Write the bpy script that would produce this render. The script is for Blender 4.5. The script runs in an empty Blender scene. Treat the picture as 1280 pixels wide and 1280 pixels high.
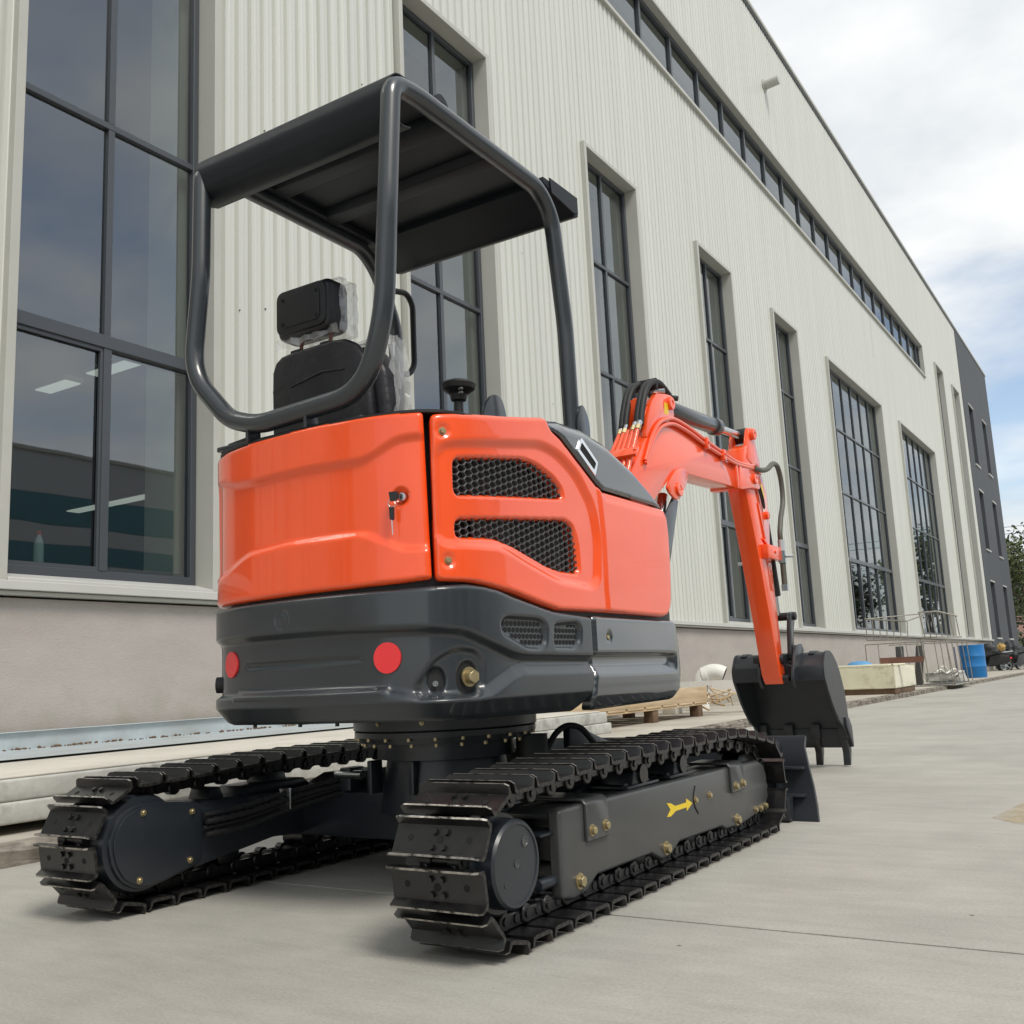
import bpy, bmesh, math, random
import numpy as np
from mathutils import Vector, Matrix
from mathutils.geometry import delaunay_2d_cdt
random.seed(7)
SC = bpy.context.scene
COL = SC.collection
rad = math.radians

# ---------------------------------------------------------------- camera, sky, sun, exposure
# metres: X to the right of the warehouse wall, Y along the wall away from the camera, Z up
cam_d = bpy.data.cameras.new('camera'); cam = bpy.data.objects.new('camera', cam_d); COL.objects.link(cam)
right = Vector((0.84050797, 0.53986971, -0.04568429))
down = Vector((-0.12731289, 0.11484198, -0.98519173))
fwd = Vector((-0.5266287, 0.8338777, 0.16525797))
M = Matrix((right, -down, -fwd)).transposed().to_4x4()
M.translation = Vector((0, 0, 0.65))
cam.matrix_world = M
cam_d.sensor_width = 36; cam_d.lens = 36*1248/1280
cam_d.clip_start = 0.05; cam_d.clip_end = 2000
SC.camera = cam

SUN_EL, SUN_AZ = 53, 115          # azimuth measured from +Y towards +X
world = bpy.data.worlds.new('World'); SC.world = world; world.use_nodes = True
nt = world.node_tree; nt.nodes.clear()
def wn(t, **k):
    n = nt.nodes.new(t)
    for a, b in k.items(): setattr(n, a, b)
    return n
wo = wn('ShaderNodeOutputWorld'); bg = wn('ShaderNodeBackground'); bg.inputs['Strength'].default_value = 0.1
sky = wn('ShaderNodeTexSky', sky_type='NISHITA'); sky.sun_disc = False
sky.sun_elevation = rad(SUN_EL); sky.sun_rotation = rad(SUN_AZ)
tc = wn('ShaderNodeTexCoord'); sep = wn('ShaderNodeSeparateXYZ')
nt.links.new(tc.outputs['Generated'], sep.inputs[0])
zc = wn('ShaderNodeMath', operation='MAXIMUM'); zc.inputs[1].default_value = 0.0
nt.links.new(sep.outputs['Z'], zc.inputs[0])
za = wn('ShaderNodeMath', operation='ADD'); za.inputs[1].default_value = 0.18
nt.links.new(zc.outputs[0], za.inputs[0])
dx = wn('ShaderNodeMath', operation='DIVIDE'); dy = wn('ShaderNodeMath', operation='DIVIDE')
nt.links.new(sep.outputs['X'], dx.inputs[0]); nt.links.new(za.outputs[0], dx.inputs[1])
nt.links.new(sep.outputs['Y'], dy.inputs[0]); nt.links.new(za.outputs[0], dy.inputs[1])
cmb = wn('ShaderNodeCombineXYZ'); nt.links.new(dx.outputs[0], cmb.inputs[0]); nt.links.new(dy.outputs[0], cmb.inputs[1])
cmb.inputs[2].default_value = 0.5
n1 = wn('ShaderNodeTexNoise'); n1.inputs['Scale'].default_value = 1.15; n1.inputs['Detail'].default_value = 7; n1.inputs['Roughness'].default_value = 0.52; n1.inputs['Distortion'].default_value = 0.25
nt.links.new(cmb.outputs[0], n1.inputs['Vector'])
cr = wn('ShaderNodeValToRGB'); cr.color_ramp.elements[0].position = 0.36; cr.color_ramp.elements[1].position = 0.54; cr.color_ramp.elements[0].color = (0.10, 0.10, 0.10, 1)
nt.links.new(n1.outputs['Fac'], cr.inputs[0])
n2 = wn('ShaderNodeTexNoise'); n2.inputs['Scale'].default_value = 2.3; n2.inputs['Detail'].default_value = 6; n2.inputs['Roughness'].default_value = 0.55
nt.links.new(cmb.outputs[0], n2.inputs['Vector'])
cr2 = wn('ShaderNodeValToRGB')
cr2.color_ramp.elements[0].position = 0.36; cr2.color_ramp.elements[0].color = (4.4, 4.7, 5.0, 1)
cr2.color_ramp.elements[1].position = 0.62; cr2.color_ramp.elements[1].color = (6.1, 6.2, 6.15, 1)
nt.links.new(n2.outputs['Fac'], cr2.inputs[0])
skm = wn('ShaderNodeMix', data_type='RGBA', blend_type='MULTIPLY'); skm.inputs['Factor'].default_value = 1.0
nt.links.new(sky.outputs[0], skm.inputs['A']); skm.inputs['B'].default_value = (1.15, 1.1, 1.05, 1)
mx = wn('ShaderNodeMix', data_type='RGBA')
nt.links.new(cr.outputs[0], mx.inputs['Factor']); nt.links.new(skm.outputs['Result'], mx.inputs['A']); nt.links.new(cr2.outputs[0], mx.inputs['B'])
nt.links.new(mx.outputs['Result'], bg.inputs[0]); nt.links.new(bg.outputs[0], wo.inputs[0])

sun_d = bpy.data.lights.new('sun', 'SUN'); sun_d.energy = 1.5; sun_d.angle = rad(20); sun_d.color = (1, 0.95, 0.87)
sun = bpy.data.objects.new('sun', sun_d); COL.objects.link(sun)
sdir = Vector((math.sin(rad(SUN_AZ))*math.cos(rad(SUN_EL)), math.cos(rad(SUN_AZ))*math.cos(rad(SUN_EL)), math.sin(rad(SUN_EL))))
sun.rotation_euler = sdir.to_track_quat('Z', 'Y').to_euler(); sun.location = sdir*60
SC.view_settings.view_transform = 'Standard'; SC.view_settings.look = 'None'
SC.view_settings.exposure = 0.74; SC.view_settings.gamma = 1.0; SC.view_settings.use_curve_mapping = False
SC.render.engine = 'CYCLES'
SC.cycles.use_denoising = True
SC.cycles.max_bounces = 8; SC.cycles.transparent_max_bounces = 12

# ---------------------------------------------------------------- materials
def mat(name, col, rough=0.5, metal=0.0, coat=0.0, spec=0.5, noise=0.0, nscale=8.0, bump=0.0, bscale=60.0, coat_rough=0.05, dirt=None, dscale=1.5, dramp=(0.45, 0.7), stretch=None, rvar=0.0):
    m = bpy.data.materials.new(name); m.use_nodes = True
    t = m.node_tree; b = t.nodes['Principled BSDF']
    b.inputs['Base Color'].default_value = (*col, 1); b.inputs['Roughness'].default_value = rough
    b.inputs['Metallic'].default_value = metal; b.inputs['Coat Weight'].default_value = coat
    b.inputs['Coat Roughness'].default_value = coat_rough; b.inputs['Specular IOR Level'].default_value = spec
    co = t.nodes.new('ShaderNodeTexCoord'); vec = co.outputs['Object']
    if stretch:
        mp = t.nodes.new('ShaderNodeMapping'); mp.inputs['Scale'].default_value = stretch
        t.links.new(vec, mp.inputs[0]); vec = mp.outputs[0]
    src = None
    if noise:
        n = t.nodes.new('ShaderNodeTexNoise'); n.inputs['Scale'].default_value = nscale; n.inputs['Detail'].default_value = 6; n.inputs['Roughness'].default_value = 0.6
        t.links.new(vec, n.inputs['Vector'])
        r = t.nodes.new('ShaderNodeValToRGB')
        r.color_ramp.elements[0].position = 0.3; r.color_ramp.elements[1].position = 0.7
        r.color_ramp.elements[0].color = (*[c*(1-noise) for c in col], 1); r.color_ramp.elements[1].color = (*[min(1, c*(1+noise)) for c in col], 1)
        t.links.new(n.outputs['Fac'], r.inputs[0]); src = r.outputs[0]
        if rvar:
            mr = t.nodes.new('ShaderNodeMapRange'); mr.inputs['To Min'].default_value = rough-rvar; mr.inputs['To Max'].default_value = rough+rvar
            t.links.new(n.outputs['Fac'], mr.inputs[0]); t.links.new(mr.outputs[0], b.inputs['Roughness'])
    if dirt:
        n = t.nodes.new('ShaderNodeTexNoise'); n.inputs['Scale'].default_value = dscale; n.inputs['Detail'].default_value = 8; n.inputs['Roughness'].default_value = 0.65
        t.links.new(vec, n.inputs['Vector'])
        r = t.nodes.new('ShaderNodeValToRGB'); r.color_ramp.elements[0].position = dramp[0]; r.color_ramp.elements[1].position = dramp[1]
        t.links.new(n.outputs['Fac'], r.inputs[0])
        mxn = t.nodes.new('ShaderNodeMix'); mxn.data_type = 'RGBA'
        t.links.new(r.outputs[0], mxn.inputs['Factor'])
        if src: t.links.new(src, mxn.inputs['A'])
        else: mxn.inputs['A'].default_value = (*col, 1)
        mxn.inputs['B'].default_value = (*dirt, 1); src = mxn.outputs['Result']
    if src: t.links.new(src, b.inputs['Base Color'])
    if bump:
        n = t.nodes.new('ShaderNodeTexNoise'); n.inputs['Scale'].default_value = bscale; n.inputs['Detail'].default_value = 5
        t.links.new(vec, n.inputs['Vector'])
        bp = t.nodes.new('ShaderNodeBump'); bp.inputs['Strength'].default_value = bump; bp.inputs['Distance'].default_value = 0.01
        t.links.new(n.outputs['Fac'], bp.inputs['Height']); t.links.new(bp.outputs[0], b.inputs['Normal'])
    return m

MT = {}
MT['orange'] = mat('orange_paint', (0.95, 0.092, 0.011), 0.34, coat=0.9, coat_rough=0.03, noise=0.05, nscale=3, bump=0.014, bscale=55, rvar=0.05)
MT['dark'] = mat('charcoal_paint', (0.021, 0.027, 0.032), 0.38, spec=0.5, coat=0.5, coat_rough=0.13, noise=0.12, nscale=5, bump=0.015, bscale=50, rvar=0.05)
MT['dark_gloss'] = mat('charcoal_gloss_cover', (0.026, 0.033, 0.038), 0.26, coat=1.0, coat_rough=0.05, noise=0.1, nscale=6, bump=0.012, bscale=45)
MT['dark_gloss'].node_tree.nodes['Principled BSDF'].inputs['Coat IOR'].default_value = 1.75
MT['dark'].node_tree.nodes['Principled BSDF'].inputs['Coat IOR'].default_value = 1.6
MT['roof'] = mat('canopy_paint', (0.011, 0.014, 0.018), 0.48, spec=0.22, coat=0.06, coat_rough=0.25, noise=0.15, nscale=6)
MT['bucket'] = mat('bucket_paint', (0.016, 0.020, 0.025), 0.44, coat=0.25, coat_rough=0.22, noise=0.2, nscale=7, bump=0.03, bscale=60, rvar=0.06)
MT['navy'] = mat('undercarriage_paint', (0.015, 0.0195, 0.026), 0.42, coat=0.3, coat_rough=0.2, noise=0.15, nscale=9, bump=0.02, bscale=60)
MT['frame'] = mat('frame_paint', (0.055, 0.057, 0.057), 0.42, coat=0.3, coat_rough=0.2, noise=0.1, nscale=6, bump=0.02, bscale=70)
MT['track'] = mat('track_steel', (0.008, 0.0078, 0.0085), 0.30, spec=0.7, noise=0.3, nscale=25, bump=0.06, bscale=90, dirt=(0.026, 0.022, 0.019), dscale=14, dramp=(0.55, 0.85))
MT['worn'] = mat('worn_steel_edge', (0.42, 0.40, 0.36), 0.34, metal=0.8, noise=0.35, nscale=40, bump=0.1, bscale=120, dirt=(0.03, 0.028, 0.027), dscale=30, dramp=(0.50, 0.62))
MT['scuffed'] = mat('scuffed_shoe_end', (0.055, 0.052, 0.048), 0.36, metal=0.3, noise=0.5, nscale=60, dirt=(0.012, 0.011, 0.011), dscale=40, dramp=(0.40, 0.62))
MT['black'] = mat('black_plastic', (0.012, 0.012, 0.013), 0.5, noise=0.2, nscale=20, bump=0.03)
MT['rubber'] = mat('black_rubber', (0.015, 0.015, 0.016), 0.6, bump=0.05, bscale=120)
MT['void'] = mat('dark_inside', (0.006, 0.006, 0.006), 0.8)
MT['gold'] = mat('zinc_yellow_bolt', (0.46, 0.38, 0.22), 0.40, metal=0.8, noise=0.2, nscale=60)
MT['steel'] = mat('bright_steel', (0.55, 0.56, 0.57), 0.22, metal=1.0)
MT['galv'] = mat('galvanised_steel', (0.50, 0.56, 0.58), 0.38, metal=0.25, noise=0.10, nscale=12, dirt=(0.36, 0.36, 0.33), dscale=3, dramp=(0.5, 0.75))
MT['chrome'] = mat('chrome_trim', (0.75, 0.78, 0.82), 0.12, metal=1.0)
MT['red'] = mat('red_reflector', (0.90, 0.022, 0.028), 0.28, coat=0.4, bump=0.5, bscale=420)
MT['yellow'] = mat('yellow_decal', (0.80, 0.58, 0.02), 0.4)
MT['vinyl'] = mat('black_seat_vinyl', (0.012, 0.011, 0.014), 0.42, bump=0.55, bscale=16, noise=0.2, nscale=15)
MT['hose'] = mat('grey_hose', (0.10, 0.10, 0.08), 0.5, bump=0.1, bscale=200)
MT['radiator'] = mat('radiator_grey', (0.10, 0.115, 0.11), 0.6)
MT['concrete'] = mat('yard_concrete', (0.40, 0.385, 0.342), 0.72, noise=0.09, nscale=2.6, dirt=(0.305, 0.293, 0.262), dscale=0.5, dramp=(0.46, 0.74), bump=0.16, bscale=70)
cm = MT['concrete'].node_tree; cb = cm.nodes['Principled BSDF']; cl_ = cb.inputs['Base Color'].links[0].from_socket
ct = cm.nodes.new('ShaderNodeTexCoord'); cn = cm.nodes.new('ShaderNodeTexNoise'); cn.inputs['Scale'].default_value = 130; cn.inputs['Detail'].default_value = 3
cv = cm.nodes.new('ShaderNodeTexNoise'); cv.inputs['Scale'].default_value = 9; cv.inputs['Detail'].default_value = 9; cv.inputs['Roughness'].default_value = 0.75
cmp_ = cm.nodes.new('ShaderNodeMapping'); cmp_.inputs['Scale'].default_value = (0.35, 1.6, 1)
cm.links.new(ct.outputs['Object'], cn.inputs['Vector']); cm.links.new(ct.outputs['Object'], cmp_.inputs[0]); cm.links.new(cmp_.outputs[0], cv.inputs['Vector'])
cad = cm.nodes.new('ShaderNodeMath'); cad.operation = 'ADD'; cm.links.new(cn.outputs['Fac'], cad.inputs[0]); cm.links.new(cv.outputs['Fac'], cad.inputs[1])
cmr = cm.nodes.new('ShaderNodeMapRange'); cmr.inputs['From Min'].default_value = 0.6; cmr.inputs['From Max'].default_value = 1.4; cmr.inputs['To Min'].default_value = 0.80; cmr.inputs['To Max'].default_value = 1.17
cm.links.new(cad.outputs[0], cmr.inputs[0]); cmx = cm.nodes.new('ShaderNodeMix'); cmx.data_type = 'RGBA'; cmx.blend_type = 'MULTIPLY'; cmx.inputs['Factor'].default_value = 1
cm.links.new(cl_, cmx.inputs['A']); cm.links.new(cmr.outputs[0], cmx.inputs['B'])
csp = cm.nodes.new('ShaderNodeTexVoronoi'); csp.inputs['Scale'].default_value = 3.2; cm.links.new(ct.outputs['Object'], csp.inputs['Vector'])
csr = cm.nodes.new('ShaderNodeValToRGB'); csr.color_ramp.elements[0].position = 0.012; csr.color_ramp.elements[0].color = (0.35, 0.33, 0.30, 1); csr.color_ramp.elements[1].position = 0.03
cm.links.new(csp.outputs['Distance'], csr.inputs[0]); cm2 = cm.nodes.new('ShaderNodeMix'); cm2.data_type = 'RGBA'; cm2.blend_type = 'MULTIPLY'; cm2.inputs['Factor'].default_value = 1
cm.links.new(cmx.outputs['Result'], cm2.inputs['A']); cm.links.new(csr.outputs[0], cm2.inputs['B']); cm.links.new(cm2.outputs['Result'], cb.inputs['Base Color'])
MT['joint'] = mat('joint_filler', (0.06, 0.055, 0.05), 0.9)
MT['pave'] = mat('pavement_concrete', (0.43, 0.40, 0.34), 0.8, noise=0.12, nscale=1.5, dirt=(0.30, 0.27, 0.22), dscale=1.1, bump=0.2, bscale=30)
MT['kerb'] = mat('kerb_concrete', (0.27, 0.24, 0.20), 0.9, noise=0.35, nscale=9, dirt=(0.08, 0.07, 0.055), dscale=5, dramp=(0.45, 0.65), bump=0.6, bscale=18)
MT['plinth'] = mat('plinth_render', (0.385, 0.352, 0.328), 0.85, noise=0.06, nscale=5, dirt=(0.43, 0.40, 0.37), dscale=2.0, dramp=(0.42, 0.85), bump=0.3, bscale=90, stretch=(1, 0.6, 1.2))
pm = MT['plinth'].node_tree; pb = pm.nodes['Principled BSDF']; pl_ = pb.inputs['Base Color'].links[0].from_socket
pc = pm.nodes.new('ShaderNodeTexCoord'); ps = pm.nodes.new('ShaderNodeSeparateXYZ'); pm.links.new(pc.outputs['Object'], ps.inputs[0])
pr = pm.nodes.new('ShaderNodeMapRange'); pr.inputs['From Min'].default_value = 1.0; pr.inputs['From Max'].default_value = 0.15; pm.links.new(ps.outputs['Z'], pr.inputs[0])
pn = pm.nodes.new('ShaderNodeTexNoise'); pn.inputs['Scale'].default_value = 3.5; pn.inputs['Detail'].default_value = 9; pn.inputs['Roughness'].default_value = 0.7; pm.links.new(pc.outputs['Object'], pn.inputs['Vector'])
pa = pm.nodes.new('ShaderNodeMath'); pa.operation = 'MULTIPLY_ADD'; pa.inputs[1].default_value = 0.35; pm.links.new(pr.outputs[0], pa.inputs[0]); pm.links.new(pn.outputs['Fac'], pa.inputs[2])
pq = pm.nodes.new('ShaderNodeValToRGB'); pq.color_ramp.elements[0].position = 0.62; pq.color_ramp.elements[1].position = 0.98; pm.links.new(pa.outputs[0], pq.inputs[0])
px_ = pm.nodes.new('ShaderNodeMix'); px_.data_type = 'RGBA'; pm.links.new(pq.outputs[0], px_.inputs['Factor']); pm.links.new(pl_, px_.inputs['A']); px_.inputs['B'].default_value = (0.33, 0.31, 0.24, 1)
pm.links.new(px_.outputs['Result'], pb.inputs['Base Color'])
MT['clad'] = mat('cream_cladding', (0.575, 0.583, 0.535), 0.42, coat=0.1, noise=0.07, nscale=1.6, stretch=(1, 3.0, 0.06), rvar=0.04)
MT['trim'] = mat('grey_green_trim', (0.44, 0.44, 0.40), 0.45, noise=0.04, nscale=2)
MT['sill'] = mat('pale_sill_metal', (0.50, 0.50, 0.475), 0.45, noise=0.05, nscale=2)
MT['frame_w'] = mat('window_frame_grey', (0.052, 0.060, 0.070), 0.4, coat=0.2)
MT['inner'] = mat('interior_plaster', (0.66, 0.61, 0.50), 0.8)
MT['inner_dark'] = mat('interior_grey', (0.22, 0.225, 0.23), 0.9)
MT['annex'] = mat('charcoal_render', (0.055, 0.062, 0.070), 0.7, noise=0.08, nscale=0.8)
MT['teal'] = mat('teal_band', (0.08, 0.20, 0.24), 0.6)
MT['opp'] = mat('opposite_grey', (0.46, 0.47, 0.48), 0.6)
MT['wood'] = mat('plywood', (0.50, 0.37, 0.22), 0.75, noise=0.25, nscale=3, stretch=(6, 0.6, 6), dirt=(0.60, 0.48, 0.33), dscale=2)
MT['wood_dark'] = mat('old_timber', (0.14, 0.085, 0.05), 0.85, noise=0.3, nscale=5, stretch=(4, 1, 4))
MT['foam'] = mat('dirty_cream_foam', (0.66, 0.63, 0.47), 0.8, noise=0.06, nscale=4, dirt=(0.22, 0.17, 0.08), dscale=2.2, dramp=(0.52, 0.80), bump=0.1, bscale=30)
MT['foam_clean'] = mat('cream_board', (0.72, 0.70, 0.56), 0.8, noise=0.05)
MT['white'] = mat('white_plastic', (0.74, 0.73, 0.68), 0.45, noise=0.04, nscale=6)
MT['pale'] = mat('pale_panel', (0.58, 0.55, 0.48), 0.7, noise=0.08, nscale=2.5, dirt=(0.42, 0.39, 0.33), dscale=2.2, dramp=(0.5, 0.8), bump=0.06)
MT['pale_edge'] = mat('weathered_panel', (0.48, 0.48, 0.44), 0.75, noise=0.2, nscale=8, dirt=(0.24, 0.23, 0.20), dscale=6, dramp=(0.5, 0.75), bump=0.25, bscale=25)
MT['brown'] = mat('red_oxide_steel', (0.15, 0.065, 0.042), 0.6, noise=0.2, nscale=8)
MT['wire'] = mat('dull_wire', (0.30, 0.28, 0.24), 0.5, metal=0.5, noise=0.3, nscale=20)
MT['blue'] = mat('blue_drum_plastic', (0.008, 0.155, 0.42), 0.42, noise=0.06, nscale=4, bump=0.03, bscale=20)
MT['tarp_black'] = mat('black_cover', (0.022, 0.024, 0.027), 0.55, bump=0.3, bscale=8)
MT['bark'] = mat('bark', (0.10, 0.075, 0.05), 0.9, noise=0.3, nscale=12)
MT['brick_far'] = mat('far_pink_wall', (0.42, 0.24, 0.20), 0.8, noise=0.1)
MT['tan'] = mat('worn_tan_paint', (0.56, 0.46, 0.27), 0.8, noise=0.25, nscale=4)
def leaf_mat(name, a, b):
    m = mat(name, a, 0.6, noise=0.0)
    t = m.node_tree; bs = t.nodes['Principled BSDF']
    oi = t.nodes.new('ShaderNodeNewGeometry'); r = t.nodes.new('ShaderNodeValToRGB')
    r.color_ramp.elements[0].color = (*a, 1); r.color_ramp.elements[1].color = (*b, 1)
    t.links.new(oi.outputs['Random Per Island'], r.inputs[0]); t.links.new(r.outputs[0], bs.inputs['Base Color'])
    return m
MT['leaf'] = leaf_mat('leaf_green', (0.035, 0.055, 0.018), (0.12, 0.15, 0.05))
MT['leaf2'] = leaf_mat('leaf_dark', (0.02, 0.035, 0.014), (0.07, 0.09, 0.035))

def glass_mat(name, tint, ior):
    m = bpy.data.materials.new(name); m.use_nodes = True; t = m.node_tree; t.nodes.clear()
    o = t.nodes.new('ShaderNodeOutputMaterial'); mxs = t.nodes.new('ShaderNodeMixShader')
    tr = t.nodes.new('ShaderNodeBsdfTransparent'); tr.inputs[0].default_value = (*tint, 1)
    gl = t.nodes.new('ShaderNodeBsdfGlossy'); gl.inputs['Roughness'].default_value = 0.015; gl.inputs['Color'].default_value = (0.92, 0.95, 0.97, 1)
    fr = t.nodes.new('ShaderNodeFresnel'); fr.inputs['IOR'].default_value = ior
    tcn = t.nodes.new('ShaderNodeTexCoord'); nn = t.nodes.new('ShaderNodeTexNoise'); nn.noise_dimensions = '4D'; ob_ = t.nodes.new('ShaderNodeObjectInfo'); sc_ = t.nodes.new('ShaderNodeMath'); sc_.operation = 'MULTIPLY'; sc_.inputs[1].default_value = 50; t.links.new(ob_.outputs['Random'], sc_.inputs[0]); t.links.new(sc_.outputs[0], nn.inputs['W']); nn.inputs['Scale'].default_value = 0.9; nn.inputs['Detail'].default_value = 2
    bp = t.nodes.new('ShaderNodeBump'); bp.inputs['Strength'].default_value = 0.05; bp.inputs['Distance'].default_value = 0.03
    t.links.new(tcn.outputs['Object'], nn.inputs['Vector']); t.links.new(nn.outputs['Fac'], bp.inputs['Height'])
    t.links.new(bp.outputs[0], gl.inputs['Normal'])
    ge = t.nodes.new('ShaderNodeNewGeometry'); iv = t.nodes.new('ShaderNodeMath'); iv.operation = 'SUBTRACT'; iv.inputs[0].default_value = 1.0; mu = t.nodes.new('ShaderNodeMath'); mu.operation = 'MULTIPLY'
    t.links.new(ge.outputs['Backfacing'], iv.inputs[1]); t.links.new(iv.outputs[0], mu.inputs[0]); t.links.new(fr.outputs[0], mu.inputs[1])
    t.links.new(mu.outputs[0], mxs.inputs[0]); t.links.new(tr.outputs[0], mxs.inputs[1]); t.links.new(gl.outputs[0], mxs.inputs[2])
    t.links.new(mxs.outputs[0], o.inputs[0]); return m
MT['glass'] = glass_mat('window_glass', (0.60, 0.66, 0.66), 2.6)
fm = bpy.data.materials.new('clear_plastic_wrap'); fm.use_nodes = True; t_ = fm.node_tree; t_.nodes.clear()
o_ = t_.nodes.new('ShaderNodeOutputMaterial'); m1 = t_.nodes.new('ShaderNodeMixShader'); m2 = t_.nodes.new('ShaderNodeMixShader')
tr_ = t_.nodes.new('ShaderNodeBsdfTransparent'); df_ = t_.nodes.new('ShaderNodeBsdfDiffuse'); df_.inputs[0].default_value = (0.8, 0.8, 0.78, 1)
gl_ = t_.nodes.new('ShaderNodeBsdfGlossy'); gl_.inputs['Roughness'].default_value = 0.18; m1.inputs[0].default_value = 0.20; m2.inputs[0].default_value = 0.13
t_.links.new(tr_.outputs[0], m1.inputs[1]); t_.links.new(df_.outputs[0], m1.inputs[2]); t_.links.new(m1.outputs[0], m2.inputs[1]); t_.links.new(gl_.outputs[0], m2.inputs[2]); t_.links.new(m2.outputs[0], o_.inputs[0])
MT['film'] = fm
em = bpy.data.materials.new('ceiling_lamp_glow'); em.use_nodes = True
em.node_tree.nodes['Principled BSDF'].inputs['Emission Color'].default_value = (1, 0.97, 0.85, 1)
em.node_tree.nodes['Principled BSDF'].inputs['Emission Strength'].default_value = 0.42
MT['lamp'] = em

# ---------------------------------------------------------------- mesh helpers
def link(name, me, m, parent=None):
    o = bpy.data.objects.new(name, me); COL.objects.link(o)
    if m is not None:
        for q in (m if isinstance(m, (list, tuple)) else [m]): me.materials.append(MT[q])
    if parent is not None: o.parent = parent
    return o
def finish(bm, name, m, parent=None, smooth=35, tagd=None):
    me = bpy.data.meshes.new(name)
    bmesh.ops.recalc_face_normals(bm, faces=bm.faces[:])
    for f in bm.faces: f.smooth = smooth is not None
    if smooth is not None:
        a = rad(smooth)
        for e in bm.edges:
            if len(e.link_faces) == 2: e.smooth = e.calc_face_angle(0) < a
    bm.to_mesh(me); bm.free()
    return link(name, me, m, parent)
def tag(o, label=None, cat=None, group=None, kind=None):
    if label: o['label'] = label
    if cat: o['category'] = cat
    if group: o['group'] = group
    if kind: o['kind'] = kind
    return o
def thing(name, label, cat, loc=(0, 0, 0), rz=0, group=None):
    o = bpy.data.objects.new(name, None); COL.objects.link(o); o.location = loc; o.rotation_euler = (0, 0, rz)
    o.empty_display_size = 0.2
    return tag(o, label, cat, group)
def bevel(bm, w, seg=2, geom=None, ang=30):
    if w <= 0: return
    es = geom or [e for e in bm.edges if len(e.link_faces) == 2 and e.calc_face_angle(0) > rad(ang)]
    bmesh.ops.bevel(bm, geom=es, offset=w, segments=seg, affect='EDGES', profile=0.5, clamp_overlap=True)
def join_bm(dst, src, mi=0):
    """append src to dst, giving its faces material index mi"""
    vm = {}
    for v in src.verts: vm[v] = dst.verts.new(v.co)
    for f in src.faces:
        try: g = dst.faces.new([vm[v] for v in f.verts]); g.material_index = mi if mi is not None else f.material_index
        except ValueError: pass
    src.free(); return dst
def bm_box(x0, x1, y0, y1, z0, z1, b=0.0, seg=2):
    bm = bmesh.new()
    bmesh.ops.create_cube(bm, size=1)
    for v in bm.verts: v.co = ((x0+x1)/2+v.co.x*(x1-x0), (y0+y1)/2+v.co.y*(y1-y0), (z0+z1)/2+v.co.z*(z1-z0))
    bevel(bm, b, seg); return bm
def bm_prism(poly, axis, a, b, bev=0.0, seg=2):
    """poly of 2-D points in the plane across axis ('X': (y,z), 'Y': (x,z), 'Z': (x,y)), extruded from a to b"""
    bm = bmesh.new()
    def P(p, t): return {'X': (t, p[0], p[1]), 'Y': (p[0], t, p[1]), 'Z': (p[0], p[1], t)}[axis]
    va = [bm.verts.new(P(p, a)) for p in poly]; vb = [bm.verts.new(P(p, b)) for p in poly]
    n = len(poly)
    bm.faces.new(va); bm.faces.new(vb[::-1])
    for i in range(n): bm.faces.new((va[i], vb[i], vb[(i+1) % n], va[(i+1) % n]))
    bmesh.ops.recalc_face_normals(bm, faces=bm.faces[:])
    bevel(bm, bev, seg); return bm
def bm_cyl(p0, p1, r0, r1=None, n=24, bev=0.0, seg=2):
    r1 = r0 if r1 is None else r1
    p0, p1 = Vector(p0), Vector(p1); d = p1-p0
    bm = bmesh.new()
    bmesh.ops.create_cone(bm, cap_ends=True, segments=n, radius1=r0, radius2=r1, depth=d.length)
    bmesh.ops.transform(bm, matrix=Matrix.Translation((p0+p1)/2) @ d.to_track_quat('Z', 'Y').to_matrix().to_4x4(), verts=bm.verts[:])
    if bev: bevel(bm, bev, seg, ang=50)
    return bm
def bm_lathe(prof, origin, axis, n=32):
    """prof: (distance along axis, radius)"""
    bm = bmesh.new(); q = Vector(axis).normalized().to_track_quat('Z', 'Y'); o = Vector(origin)
    rings = []
    for t, r in prof:
        rings.append([bm.verts.new(o+q @ Vector((r*math.cos(2*math.pi*k/n), r*math.sin(2*math.pi*k/n), t))) for k in range(n)] if r > 1e-6 else [bm.verts.new(o+q @ Vector((0, 0, t)))])
    for A, B in zip(rings, rings[1:]):
        for k in range(n):
            a = [A[k % len(A)], A[(k+1) % len(A)], B[(k+1) % len(B)], B[k % len(B)]]
            u = []
            for v in a:
                if v not in u: u.append(v)
            if len(u) > 2: bm.faces.new(u)
    return bm
def fillet(P, r, n=6, closed=False):
    P = [Vector(p) for p in P]; out = []
    for i, p in enumerate(P):
        if not closed and i in (0, len(P)-1): out.append(p); continue
        a, b = P[i-1], P[(i+1) % len(P)]
        d = min(r, (a-p).length*0.49, (b-p).length*0.49)
        s, e = p+(a-p).normalized()*d, p+(b-p).normalized()*d
        for k in range(n+1):
            t = k/n; out.append(s*(1-t)**2+p*2*t*(1-t)+e*t*t)
    return out
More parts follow.
